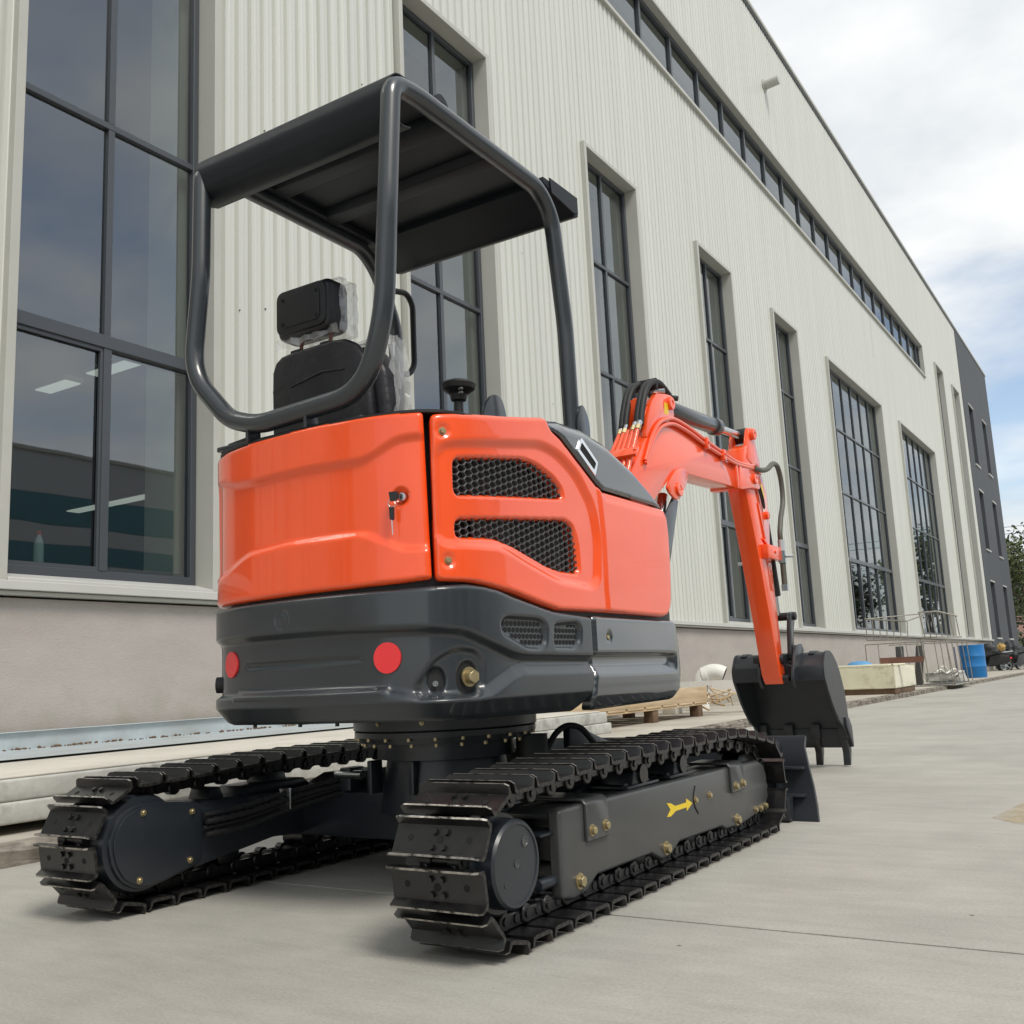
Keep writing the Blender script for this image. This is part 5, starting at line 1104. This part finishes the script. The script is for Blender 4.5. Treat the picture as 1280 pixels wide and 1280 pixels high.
for x in (-2.29, -1.85): K(prism('wear_strip', off_open(out_p[10:34], -0.009)+off_open(out_p[10:34], -0.001)[::-1], 'X', x, x+0.035, 'bucket'))
for k in range(4):
    x = BX0+0.02+k*(BX1-BX0-0.04)/3
    K(prism('tooth', [(6.675, 0.20), (6.73, 0.20), (6.765, 0.16), (6.76, 0.09), (6.72, 0.008), (6.70, 0.008), (6.705, 0.09), (6.68, 0.14)], 'X', x-0.022, x+0.022, 'bucket' if k != 2 else 'track', bev=0.004)); K(prism('tooth_adapter', [(6.66, 0.27), (6.70, 0.27), (6.705, 0.18), (6.672, 0.18)], 'X', x-0.03, x+0.03, 'bucket', bev=0.003))
# swing post at the front of the machine
E(prism('swing_post', [(3.80, 0.60), (3.80, 0.95), (3.92, 1.20), (4.10, 1.22), (4.16, 1.10), (4.34, 0.78), (4.34, 0.66), (4.1, 0.58)], 'X', XM-0.11, XM+0.11, 'dark', bev=0.015))

# ---------------------------------------------------------------- keys in the hood lock: a thing of their own
kp = sp(0.392, 1.178, 0.004); kn = snrm(0.392); kt = Vector((-kn.y, kn.x, 0))
keys = thing('key_ring', 'two black headed keys on a ring hanging from the lock of the orange rear hood', 'keys', tuple(kp))
def Kk(o): o.parent = keys; o.matrix_parent_inverse = Matrix.Translation(-kp); return o
u = kt; 
def loc(a, b, c): return kp+u*a+Vector((0, 0, b))+kn*c
def plate(name, pts, c0, c1, m):
    bm = bmesh.new(); a = [bm.verts.new(loc(x, z, c0)) for x, z in pts]; b = [bm.verts.new(loc(x, z, c1)) for x, z in pts]; bm.faces.new(a); bm.faces.new(b[::-1])
    for i in range(len(pts)): bm.faces.new((a[i], a[(i+1) % len(pts)], b[(i+1) % len(pts)], b[i]))
    bevel(bm, 0.001, 1); return Kk(finish(bm, name, m, None))
plate('key_head', [(-0.017, 0.010), (0.008, 0.010), (0.010, -0.004), (0.004, -0.016), (-0.013, -0.016)], 0.002, 0.012, 'black')
ringc = [loc(-0.008+0.012*math.cos(t), -0.022+0.012*math.sin(t), 0.010) for t in [2*math.pi*q/20 for q in range(21)]]; Kk(finish(bm_tube(ringc, 0.0014, 8), 'split_ring', 'steel', None, smooth=60))
plate('hanging_key_head', [(-0.016, -0.034), (-0.003, -0.034), (-0.003, -0.068), (-0.008, -0.072), (-0.015, -0.068)], 0.006, 0.014, 'black'); plate('hanging_key_blade', [(-0.0115, -0.071), (-0.008, -0.071), (-0.0070, -0.113), (-0.0095, -0.113)], 0.009, 0.0105, 'steel')

# ================================================================ THINGS ALONG THE WALL
def solo(bm, name, m, label, cat, loc, rz=0, group=None, smooth=35):
    o = finish(bm, name, m, None, smooth); o.location = loc; o.rotation_euler = (0, 0, rz); return tag(o, label, cat, group)
def rough(bm, amp, seed, cuts=6):
    rr = random.Random(seed); bmesh.ops.subdivide_edges(bm, edges=bm.edges[:], cuts=cuts, use_grid_fill=True)
    for v in bm.verts: v.co += Vector([rr.uniform(-amp, amp) for _ in range(3)])
    return bm
PZ = 0.08
# stacked pale panels beside the machine, on timber bearers
for k, y in enumerate((1.2, 3.1, 5.2, 7.6)):
    solo(bm_box(-0.55, 0.5, -0.05, 0.05, 0, 0.045, 0.004), 'timber_bearer', 'wood_dark', ('first', 'second', 'third', 'last')[k] + ' dark timber bearer under the panel stack counted from the near end', 'timber', (-4.92, y, PZ), group='bearers under the panel stack')
def panel_slab(nm, label, x0, x1, y0, y1, z, t, mm, seed):
    bm = bm_box(x0, x1, y0, y1, 0, t, 0.012, 3); o = solo(bm, nm, mm, label, 'panel', (0, 0, z)); return o
panel_slab('wall_panel', 'lower weathered pale panel of the stack on the pavement beside the left track', -5.6, -4.30, 0.2, 8.35, PZ+0.046, 0.094, 'pale_edge', 1)
panel_slab('wall_panel', 'upper beige panel with weathered edge lying on another panel beside the wall', -5.63, -4.315, 0.1, 8.30, PZ+0.1415, 0.096, 'pale_edge', 2)
panel_slab('wall_panel', 'clean beige board lying topmost on the panel stack by the plinth', -5.66, -4.335, 0.0, 8.2, PZ+0.2385, 0.012, 'pale', 3)
sh = [(-6.20, 0.06), (-6.20, 0.145), (-6.196, 0.145), (-6.196, 0.064), (-5.40, 0.006), (-5.36, 0.0), (-5.36, -0.004), (-5.405, 0.002), (-6.19, 0.058)]
solo(bm_prism([(-6.22, 0.0), (-6.22, 0.115), (-6.19, 0.120), (-6.185, 0.116), (-6.214, 0.110), (-6.214, 0.006), (-5.40, 0.006), (-5.33, 0.002), (-5.33, -0.002), (-5.40, 0.0)], 'Y', -1.0, 8.0), 'galvanised_tray', 'galv', 'long galvanised sheet with upturned edge lying against the pinkish plinth', 'metal sheet', (0, 0, 0.346))
pass; 0 and solo(bm_box(-0.42, 0.42, -1.0, 9.5, 0, 0.245, 0.01), 'concrete_ledge', 'pale', 'low pale concrete ledge at the foot of the warehouse wall', 'ledge', (-6.06+0.14, 0, PZ), smooth=35) if False else None
# dark pebbles and debris caught in the tray
bm = bmesh.new(); rr = random.Random(12)
for k in range(260):
    y = rr.uniform(3.0, 7.6); s = rr.uniform(0.004, 0.014)
    b_ = bmesh.new(); bmesh.ops.create_icosphere(b_, subdivisions=1, radius=s)
    for v in b_.verts: v.co = Vector((v.co.x-6.20+abs(rr.gauss(0, 0.03)) if v.co is None else v.co.x, v.co.y, v.co.z*0.7))
    dxx = -6.20+abs(rr.gauss(0, 0.035))
    for v in b_.verts: v.co += Vector((dxx, y, 0.352+s*0.5))
    join_bm(bm, b_)
o = finish(bm, 'debris', 'wood_dark', None); tag(o, 'dark grit lying in the galvanised sheet', kind='stuff')
# foam block end, white
solo(bm_box(-0.45, 0.45, -0.16, 0.16, 0, 0.105, 0.006), 'foam_block', 'white', 'small white foam block on the pavement in front of the wooden pallet', 'foam block', (-5.15, 8.75, PZ), 0.08)
# wooden pallet with plywood sides
pl = thing('wooden_pallet', 'long wooden pallet with pale plywood boards lying beside the wall', 'pallet', (-5.55, 10.4, PZ), rz=rad(-1))
def pp(o): o.parent = pl; return o
for y in (-1.95, -0.85, 0.45, 1.75):
    for x in (-0.48, 0.48): pp(finish(bm_box(x-0.06, x+0.06, y-0.07, y+0.07, 0, 0.14, 0.004), 'block', 'wood_dark', None))
for x in (-0.48, 0.0, 0.48): pp(finish(bm_box(x-0.07, x+0.07, -2.1, 1.95, 0.141, 0.165, 0.003), 'stringer', 'wood', None))
for k in range(9): pp(finish(bm_box(-0.56, 0.56, -2.1+0.455*k, -2.1+0.455*k+0.40, 0.1655, 0.188, 0.003), 'deck_board', 'wood', None))
for x in (-0.56, 0.535): pp(finish(bm_box(x, x+0.025, -2.1, 1.95, 0.189, 0.37, 0.003), 'side_board', 'wood', None))
for y in (-2.1, 1.93): pp(finish(bm_box(-0.534, 0.534, y, y+0.02, 0.189, 0.36, 0.003), 'end_board', 'wood', None))
bm = bmesh.new(); rr = random.Random(5)
for k in range(60):
    p = Vector((rr.uniform(-0.1, 0.75), 1.98+rr.uniform(0, 0.35), rr.uniform(0.12, 0.30))); d = Vector((rr.uniform(-1, 1), rr.uniform(-.6, 1), rr.uniform(-.5, .5))).normalized()*rr.uniform(0.04, 0.16)
    join_bm(bm, bm_cyl(p-d, p+d, rr.uniform(0.006, 0.014), n=5))
o = pp(finish(bm, 'splinters', 'wood', None)); tag(o, kind='stuff')
# drainpipe elbow
el = thing('pipe_elbow', 'white plastic drain pipe elbow standing in front of the plinth', 'pipe', (-5.72, 14.0, PZ))
P = smooth_path([(0, 0, 0.0), (0, 0, 0.30), (0.02, 0.0, 0.42), (0.10, 0.02, 0.52), (0.24, 0.05, 0.545), (0.36, 0.08, 0.50)], 6)
o = finish(bm_tube(P, 0.115, 24, caps=False), 'bend', 'white', None, smooth=60); o.parent = el
o = lathe('socket', [(0, 0.118), (0, 0.135), (0.12, 0.135), (0.12, 0.118)], (0, 0, 0.18), (0, 0, 1), 'white', None, 28); o.parent = el
o = lathe('socket', [(0, 0.10), (0, 0.13), (0.07, 0.13), (0.07, 0.10)], (0.06, 0.01, 0.49), (0.9, 0.17, 0.25), 'white', None, 28); o.parent = el
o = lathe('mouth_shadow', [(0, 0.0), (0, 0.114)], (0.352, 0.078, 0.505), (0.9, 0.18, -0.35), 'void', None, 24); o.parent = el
# pale channel with square holes on two blocks
ch = thing('slotted_channel', 'pale steel channel with square holes lying on blocks past the pipe elbow', 'channel', (-5.05, 13.0, PZ), rz=rad(6))
bm = bmesh.new(); L0, L1 = -0.85, 0.75
xs_ = [L0]; 
for c in (-0.55, -0.12, 0.35): xs_ += [c-0.035, c+0.035]
xs_.append(L1)
for i in range(len(xs_)-1):
    if i % 2 == 0: join_bm(bm, bm_box(xs_[i], xs_[i+1], -0.03, 0.03, 0.24, 0.42))
    else: join_bm(bm, bm_box(xs_[i], xs_[i+1], -0.03, 0.03, 0.24, 0.29)); join_bm(bm, bm_box(xs_[i], xs_[i+1], -0.03, 0.03, 0.37, 0.42))
bmesh.ops.remove_doubles(bm, verts=bm.verts[:], dist=0.0005)
o = finish(bm, 'web', 'white', None); o.parent = ch
for z in (0.232, 0.421): o = finish(bm_box(L0, L1, -0.03, 0.13, z, z+0.007), 'flange', 'white', None); o.parent = ch
for x in (-0.7, 0.55): solo(bm_box(-0.1, 0.1, -0.12, 0.12, 0, 0.231, 0.01), 'timber_block', 'pale', 'squared pale block under the ' + ('left' if x < 0 else 'right') + ' end of the slotted channel', 'block', (-5.05+x, 13.08+x*0.1, PZ), group='blocks under the slotted channel')
# foam box on a dark base, boards, red-oxide beam
fx, fy = -4.63, 19.95
solo(bm_box(-0.56, 0.56, -0.98, 0.95, 0, 0.10, 0.006), 'dark_skid', 'wood_dark', 'dark timber skid under the dirty cream foam block', 'skid', (fx, fy, PZ), 0.02)
fb = solo(rough(bm_box(-0.60, 0.58, -1.02, 1.0, 0, 0.40, 0.015), 0.004, 3, 5), 'foam_box', ['foam', 'foam_clean'], 'large dirty cream foam block with stained long side', 'foam block', (fx, fy, PZ+0.101), 0.02, smooth=30)
for f in fb.data.polygons:
    if f.normal.x > 0.8: f.material_index = 1
solo(bm_box(-0.66, 0.45, -0.95, 0.95, 0, 0.03, 0.004), 'cream_board', 'foam_clean', 'thin cream board lying on the dirty foam block', 'board', (fx, fy, PZ+0.508), 0.05)
bmx = bm_box(-0.32, 0.32, -0.06, 0.06, 0, 0.10, 0.004); tb_ = thing('steel_beam', 'short red brown hollow steel beam resting on the cream board', 'beam', (fx+0.66, fy-0.55, PZ+0.540), rad(4))
bm = bmesh.new()
for q in ((-0.37, 0.37, -0.06, -0.054, 0, 0.11), (-0.37, 0.37, 0.054, 0.06, 0, 0.11), (-0.37, 0.37, -0.0535, 0.0535, 0, 0.006), (-0.37, 0.37, -0.0535, 0.0535, 0.104, 0.11)): join_bm(bm, bm_box(*q))
o = finish(bm, 'tube_wall', 'brown', None); o.parent = tb_; o = finish(bm_box(-0.34, 0.34, -0.053, 0.053, 0.0065, 0.1035), 'hollow', 'void', None); o.parent = tb_
bm = bmesh.new(); bmesh.ops.create_icosphere(bm, subdivisions=3, radius=0.2)
rr = random.Random(2)
for v in bm.verts: v.co = Vector((v.co.x*1.3, v.co.y, max(-0.05, v.co.z*0.6)))*(1+rr.uniform(-.07, .07))
MT['blue_bag'] = mat('blue_bag', (0.10, 0.30, 0.55), 0.5)
solo(bm, 'plastic_bag', 'blue_bag', 'crumpled light blue plastic bag lying behind the foam block', 'bag', (fx-0.55, fy+1.3, PZ+0.50), smooth=60)
solo(bm_box(-0.5, 0.5, -0.45, 0.45, 0, 0.44, 0.01), 'foam_box', 'foam', 'shorter stained foam block behind the large dirty one, under a blue bag', 'foam block', (fx-0.45, fy+1.55, PZ))
# wire rack
rk = thing('wire_rack', 'rusty grey welded wire rack of bent rods standing by the wall', 'rack', (-4.75, 24.8, PZ))
def rod(P, r=0.013, name='rod'):
    o = finish(bm_tube(P, r, 6), name, 'wire', None, smooth=60); o.parent = rk; return o
fx0, fx1, dy = -0.86, 0.86, 1.3
for zt in (0.98,):
    rod([(fx0, -1.1, zt), (fx1, -1.1, zt)]); rod([(fx1, -1.1, zt), (fx1+0.08, dy, zt-0.02)]); rod([(fx0, dy, zt), (fx1+0.08, dy, zt-0.02)])
for k in range(9):
    x = -0.10+0.96*k/8
    if k not in (2, 5): rod([(x, -1.1, 0.98), (x+0.05, -1.1, 0.0)], 0.011)
for k in range(5): rod([(fx1+0.06*k/4, -1.1+k*0.6, 0.98), (fx1+0.1, -1.1+k*0.6, 0.02)], 0.011)
rod([(fx1+0.1, -1.2, 0.02), (fx1+0.1, 1.4, 0.02)], 0.018); rod([(fx0, -1.1, 0.0), (fx0, -1.1, 0.98)]); rod([(fx0+0.28, -1.1, 0.0), (fx0+0.28, -1.1, 0.98)], 0.011); rod([(-0.1, -1.1, 0.02), (fx1+0.1, -1.1, 0.02)], 0.018)
# upper tilted basket
for k in range(7):
    x = fx0+0.02+0.90*k/6; rod([(x, -0.9, 1.56-0.02*k), (x-0.015, -0.9, 1.09)], 0.012)
rod([(fx0, -0.9, 1.57), (0.06, -0.9, 1.46)], 0.016); rod([(fx0, -0.9, 1.08), (0.10, -0.9, 1.05)], 0.014); rod([(fx0, -0.9, 1.57), (0.12, 0.4, 1.66)], 0.014); rod([(0.06, -0.9, 1.46), (0.32, -0.3, 1.60)], 0.014)
rod([(0.20, -0.3, 1.66), (0.62, -0.3, 1.66), (1.0, -0.1, 1.53)], 0.017)
for k in range(7):
    t = k/6; rod([(0.22+0.74*t, -0.3+0.2*t, 1.65-0.10*max(0, t-0.5)*2), (0.30+0.70*t, -0.3+0.2*t, 1.09)], 0.012)
rod([(0.22, -0.3, 1.10), (1.04, -0.1, 1.06)], 0.016); rod([(0.20, -0.3, 1.05), (0.24, -0.35, 0.60)], 0.022)
o = finish(bm_box(0.30, 0.95, -1.0, 1.1, 0.0, 0.05, 0.004), 'base_tray', 'frame', None); o.parent = rk
# dark planks leaning inside the rack
for dx_, a in ((-0.42, 0.03), (-0.05, 0.12)):
    solo(bm_prism([(-0.09, 0), (0.09, 0), (0.09+a, 0.92), (-0.09+a, 0.92)], 'Y', -0.02, 0.02, 0.004), 'plank', 'frame', 'grey plank leaning upright inside the wire rack, the ' + ('wider spaced one nearer the camera' if dx_ < -0.2 else 'slanting one further right'), 'plank', (-4.75+dx_, 25.0, PZ))
# white strap heap in the rack
MT['white_film'] = MT['white']
P = [(0.45+0.075*k, -0.3+0.15*k, 0.30+0.05*math.sin(k*2.1)) for k in range(6)]
bm = bm_tube(smooth_path(P, 5), 0.020, 8); join_bm(bm, bm_tube(smooth_path([(p[0]+0.05, p[1]+0.3, p[2]+0.1*math.cos(i)) for i, p in enumerate(P)], 5), 0.016, 8))
solo(bm, 'plastic_strip', 'white', 'twisted white plastic strips lying low in the wire rack', 'plastic', (-4.75, 24.8, PZ), smooth=60)
solo(rough(bm_box(-0.35, 0.35, -0.5, 0.5, 0, 0.22, 0.02), 0.02, 8, 3), 'rubble_sack', 'pale_edge', 'lumpy grey sack on the tray of the wire rack', 'sack', (-4.35, 25.9, PZ+0.052))
# blue drum and the pole beside it
dr = thing('blue_drum', 'blue plastic drum standing on the pavement near the far end of the warehouse', 'drum', (-4.63, 32.3, PZ))
o = lathe('barrel', [(0.0, 0.0), (0.0, 0.33), (0.03, 0.345), (0.30, 0.348), (0.31, 0.354), (0.34, 0.354), (0.35, 0.348), (0.60, 0.348), (0.61, 0.354), (0.64, 0.354), (0.65, 0.348), (0.90, 0.345), (0.93, 0.352), (0.955, 0.345), (0.955, 0.33), (0.92, 0.32), (0.92, 0.0)], (0, 0, 0), (0, 0, 1), 'blue', None, 40); o.parent = dr
for a in (0.6, 3.5): o = cyl('bung', (0.22*math.cos(a), 0.22*math.sin(a), 0.92), (0.22*math.cos(a), 0.22*math.sin(a), 0.945), 0.04, 'blue', None, n=16); o.parent = dr
o = lathe('white_hoop', [(0.0, 0.352), (0.0, 0.358), (0.12, 0.358), (0.12, 0.352)], (0, 0, 0.02), (0, 0, 1), 'white', None, 40)
bpy.data.objects.remove(o)
MT['navy_blue'] = mat('navy_pole', (0.04, 0.07, 0.16), 0.5)
solo(bm_cyl((0, 0, 0), (-0.05, 0.02, 0.92), 0.03, n=12), 'pole', 'navy_blue', 'dark blue pole leaning upright beside the blue drum', 'pole', (-5.02, 32.0, PZ))
hy = thing('red_bottle', 'small red and white bundle on the pavement left of the blue drum', 'bundle', (-4.93, 31.2, PZ))
MT['faded_red'] = mat('faded_red', (0.42, 0.12, 0.09), 0.7, noise=0.3, nscale=20)
bm = rough(bm_cyl((0, 0, 0), (0, 0, 0.22), 0.10, 0.06, n=10), 0.012, 4, 2); o = finish(bm, 'body', 'faded_red', None); o.parent = hy
bm = rough(bm_cyl((0.16, 0, 0), (0.16, 0.02, 0.16), 0.09, 0.05, n=10), 0.012, 6, 2); o = finish(bm, 'white_rag', 'pale', None); o.parent = hy
# bottle behind the glass
bt = thing('plastic_bottle', 'clear drinks bottle with red cap standing on the inner sill of the nearest window', 'bottle', (-6.66, 4.17, 1.38))
MT['bottle'] = mat('bottle_plastic', (0.62, 0.66, 0.62), 0.25); MT['liquid'] = mat('milky_label', (0.75, 0.75, 0.72), 0.4)
o = lathe('body', [(0.0, 0), (0.0, 0.033), (0.02, 0.036), (0.19, 0.036), (0.24, 0.028), (0.27, 0.014), (0.29, 0.014)], (0, 0, 0.17), (0, 0, 1), 'bottle', None, 20); o.parent = bt
o = lathe('label', [(0.0, 0.0365), (0.05, 0.0368), (0.05, 0.0365)], (0, 0, 0.17), (0, 0, 1), 'liquid', None, 20); o.parent = bt
o = cyl('cap', (0, 0, 0.45), (0, 0, 0.475), 0.017, 'red', None, n=16); o.parent = bt
o = box('stand', -0.06, 0.06, -0.06, 0.06, -0.04, 0.169, 'inner_dark'); o.parent = bt
# parked motorcycles at the far end
def wheel(x, par):
    w = bpy.data.objects.new('wheel', None); COL.objects.link(w); w.parent = par; w.location = (x, 0, 0.29)
    o = lathe('tyre', [(-0.05, 0.22), (-0.045, 0.275), (0, 0.29), (0.045, 0.275), (0.05, 0.22), (-0.05, 0.22)], (0, 0, 0), (0, 1, 0), 'rubber', None, 24); o.parent = w
    bm = bm_lathe([(-0.03, 0.20), (-0.03, 0.22), (0.03, 0.22), (0.03, 0.20), (-0.03, 0.20)], (0, 0, 0), (0, 1, 0), 24); join_bm(bm, bm_cyl((0, -0.05, 0), (0, 0.05, 0), 0.05, n=12))
    for k in range(5):
        a = 2*math.pi*k/5; join_bm(bm, bm_cyl((0, 0, 0), (0.21*math.cos(a), 0, 0.21*math.sin(a)), 0.014, n=6))
    o = finish(bm, 'rim', 'galv', None); o.parent = w
def scooter(loc, rz, label, bodym):
    t = thing('motor_scooter', label, 'scooter', loc, rz, 'scooters parked beside the far end of the building')
    wheel(-0.62, t); wheel(0.62, t)
    def q(o): o.parent = t; return o
    b = bm_prism([(-0.80, 0.45), (-0.75, 0.72), (-0.35, 0.76), (-0.05, 0.66), (0.05, 0.36), (0.32, 0.34), (0.36, 0.30), (-0.10, 0.26), (-0.40, 0.33)], 'Y', -0.14, 0.14, 0.04, 2); q(finish(b, 'body', bodym, None))
    b = bm_prism([(0.34, 0.30), (0.30, 0.40), (0.44, 0.86), (0.54, 0.92), (0.60, 0.80), (0.50, 0.40)], 'Y', -0.18, 0.18, 0.03, 2); q(finish(b, 'leg_shield', bodym, None))
    b = bm_prism([(-0.80, 0.73), (-0.78, 0.80), (-0.40, 0.84), (-0.02, 0.78), (0.0, 0.72), (-0.35, 0.77)], 'Y', -0.13, 0.13, 0.03, 2); q(finish(b, 'seat', 'vinyl', None))
    q(cyl('fork', (0.46, 0, 0.88), (0.62, 0, 0.29), 0.03, 'galv', None, n=10)); q(tube('handlebar', [(0.36, -0.34, 1.02), (0.45, -0.12, 0.98), (0.45, 0.12, 0.98), (0.36, 0.34, 1.02)], 0.016, 'rubber', None, 8, 0.05))
    q(finish(bm_lathe([(0, 0), (0, 0.07), (0.05, 0.06), (0.09, 0)], (0.50, 0, 0.93), (1, 0, 0.1), 16), 'headlight', 'white', None)); q(finish(bm_box(-0.88, -0.80, -0.10, 0.10, 0.55, 0.62, 0.01), 'tail_light', 'red', None))
    for s in (-1, 1): q(tube('mirror', [(0.42, 0.15*s, 1.0), (0.38, 0.26*s, 1.18), (0.36, 0.32*s, 1.22)], 0.012, 'rubber', None, 6))
    q(tube('rear_rack', [(-0.55, -0.12, 0.83), (-0.95, -0.10, 0.86), (-0.95, 0.10, 0.86), (-0.55, 0.12, 0.83)], 0.012, 'galv', None, 6, 0.03))
    q(tube('stand', [(-0.1, -0.12, 0.30), (-0.22, -0.2, 0.02)], 0.014, 'galv', None, 6))
    return t
MT['bike_red'] = mat('dark_red_bodywork', (0.12, 0.02, 0.02), 0.35, coat=0.5); MT['bike_grey'] = mat('grey_bodywork', (0.12, 0.13, 0.14), 0.35, coat=0.5)
scooter((-6.0, 46.2, 0.002), rad(200), 'black motor scooter nearest the blue drum at the far end of the pavement', 'black')
scooter((-5.0, 47.2, 0.002), rad(170), 'grey motor scooter second in the row of parked scooters', 'bike_grey')
scooter((-4.6, 49.4, 0.002), rad(215), 'dark red motor scooter at the right of the parked row', 'bike_red')
scooter((-3.4, 48.2, 0.002), rad(160), 'black scooter parked furthest out from the office block', 'black')
rr = random.Random(9)
for k, (x, y, s, lab) in enumerate(((-5.95, 46.9, 0.50, 'dark rumpled rain cover bunched over a scooter seat by the wall'), (-5.35, 48.6, 0.62, 'black tarpaulin heaped over a scooter behind the grey one'), (-4.2, 50.5, 0.58, 'black cover draped at the back of the scooter row'))):
    bm = bmesh.new(); bmesh.ops.create_icosphere(bm, subdivisions=4, radius=1)
    ph = [rr.uniform(0, 6) for _ in range(4)]
    for v in bm.verts:
        n = v.co.copy(); f = 1+0.16*math.sin(5*n.x+ph[0])*math.sin(6*n.z+ph[1])+0.07*math.sin(13*n.y+ph[2]+4*n.z)
        v.co = Vector((n.x*s*1.2*f, n.y*s*0.75*f, max(-0.45, n.z*s*0.85*f)))
    solo(bm, 'scooter_cover', 'tarp_black', lab, 'cover', (x, y, 0.75), smooth=60, rz=rr.uniform(0, 3))
MT['tan_cloth'] = mat('tan_cloth', (0.45, 0.30, 0.10), 0.8)
bm = bmesh.new(); bmesh.ops.create_icosphere(bm, subdivisions=2, radius=0.16)
solo(rough(bm, 0.03, 2, 1), 'rolled_cloth', 'tan_cloth', 'tan cloth bundle tucked on top of the parked scooters', 'cloth', (-5.45, 46.0, 1.05), smooth=60)
# ---------------------------------------------------------------- trees, far buildings, power lines
def tree(loc, h, r, seed, label, lm='leaf', nleaf=2600, trunk_h=0.35, cat='tree', sx=1.0, leaf=0.13):
    rr = random.Random(seed); t = thing('tree', label, cat, loc, 0, 'trees beyond the end of the yard')
    bm = bmesh.new(); tips = []
    def limb(p, d, L, rad0, depth):
        P = [p]; q = p.copy(); dd = d.copy()
        for k in range(4):
            dd = (dd+Vector((rr.uniform(-.22, .22), rr.uniform(-.22, .22), rr.uniform(-.05, .15)))).normalized(); q = q+dd*L/4; P.append(q.copy())
        join_bm(bm, bm_tube(P, lambda u, a=rad0: a*(1-0.6*u), 7))
        if depth == 0: tips.append((q, L)); return
        for k in range(rr.randint(3, 4)):
            b = P[rr.randint(2, 4)]; nd = (dd+Vector((rr.uniform(-1, 1)*sx, rr.uniform(-1, 1), rr.uniform(-.2, .8)))).normalized(); limb(b, nd, L*rr.uniform(.5, .75), rad0*0.5, depth-1)
        tips.append((q, L*0.6))
    limb(Vector((0, 0, 0)), Vector((rr.uniform(-.05, .05), 0, 1)), h*0.5, h*0.018+0.03, 2)
    o = finish(bm, 'trunk', 'bark', None, smooth=60); o.parent = t
    n = len(tips); vs, fs = [], []
    for k in range(nleaf):
        c, L = tips[rr.randrange(n)]
        g = Vector((rr.gauss(0, 1), rr.gauss(0, 1), rr.gauss(0, 0.8))); p = c+g*(r*0.27)
        a = Vector((rr.uniform(-1, 1), rr.uniform(-1, 1), rr.uniform(-.7, .7))).normalized(); b = a.orthogonal().normalized(); b = (b*math.cos(k)+a.cross(b)*math.sin(k)); s = leaf*rr.uniform(.6, 1.3)
        i = len(vs); vs += [p-a*s, p+b*s*0.45, p+a*s, p-b*s*0.45]; fs.append((i, i+1, i+2, i+3))
    me = bpy.data.meshes.new('crown'); me.from_pydata([tuple(v) for v in vs], [], fs); o = link('crown', me, lm); o.parent = t
    return t
tree((-6.15, 66.5, 0), 7.6, 1.9, 11, 'slender light green young tree just right of the charcoal office block', 'leaf', 3400, leaf=0.15)
tree((-9.5, 80, 0), 7.0, 2.8, 12, 'bushy tree behind the corner of the charcoal office block', 'leaf2', 2600, leaf=0.22)
tree((-4.4, 74, 0), 5.0, 2.0, 13, 'lower dark green tree behind the parked scooters', 'leaf2', 3600, leaf=0.20)
tree((1.5, 82, 0), 9.0, 2.8, 14, 'broad tree out in the open beyond the yard', 'leaf', 2600, leaf=0.25)
tree((9.0, 86, 0), 8.0, 2.8, 15, 'round dark tree furthest right beyond the yard', 'leaf2', 2600, leaf=0.25)
hd = bmesh.new(); vs, fs = [], []; rr = random.Random(21)
for k in range(9000):
    p = Vector((rr.uniform(-14, 16), 92+rr.gauss(0, 0.7), abs(rr.gauss(0, 1))*0.9+rr.uniform(0, 1.0))); a = Vector((rr.uniform(-1, 1), rr.uniform(-1, 1), rr.uniform(-1, 1))).normalized(); b = a.orthogonal().normalized(); s = 0.28*rr.uniform(.6, 1.3); i = len(vs)
    vs += [p-a*s, p+b*s*0.5, p+a*s, p-b*s*0.5]; fs.append((i, i+1, i+2, i+3))
hd.free(); me = bpy.data.meshes.new('hedge'); me.from_pydata([tuple(v) for v in vs], [], fs); o = link('hedge', me, 'leaf2'); tag(o, 'low hedge along the far edge of the yard', kind='stuff')
fb_ = thing('far_house', 'pinkish low building half hidden behind the trees', 'building', (-8, 108, 0))
o = box('wall', -9, 9, 0, 8, 0, 7.6, 'brick_far'); o.parent = fb_
o = box('roof', -9.4, 9.4, -0.4, 8.4, 7.61, 7.95, 'pale_edge'); o.parent = fb_
for k in range(6):
    for z in (1.0, 4.4): o = box('window', -7.8+2.9*k, -6.2+2.9*k, -0.06, -0.005, z, z+1.7, 'frame_w'); o.parent = fb_
for k, z in enumerate((11.2, 11.9, 9.3, 10.0)):
    pts = [(-60+10*i, 96+0.3*i+k*0.8, z+1.2*((i-6)/6)**2+0.02*i) for i in range(15)]
    o = finish(bm_tube(pts, 0.022, 5), 'power_line', 'black', None); tag(o, ('second highest', 'highest', 'lowest', 'second lowest')[k] + ' of the four thin power lines crossing the sky beyond the office block', 'power line', 'power lines beyond the office block')
for x in (-62, 82):
    po = thing('utility_pole', 'grey concrete utility pole at the ' + ('left' if x < 0 else 'right') + ' end of the power lines, far outside the yard', 'pole', (x, 97, 0)); o = cyl('shaft', (0, 0, 0), (0, 0, 13.5), 0.18, 'pale_edge', None, r1=0.11, n=12); o.parent = po
    o = box('crossarm', -0.06, 0.06, -2, 2.6, 12.0, 12.12, 'pale_edge'); o.parent = po
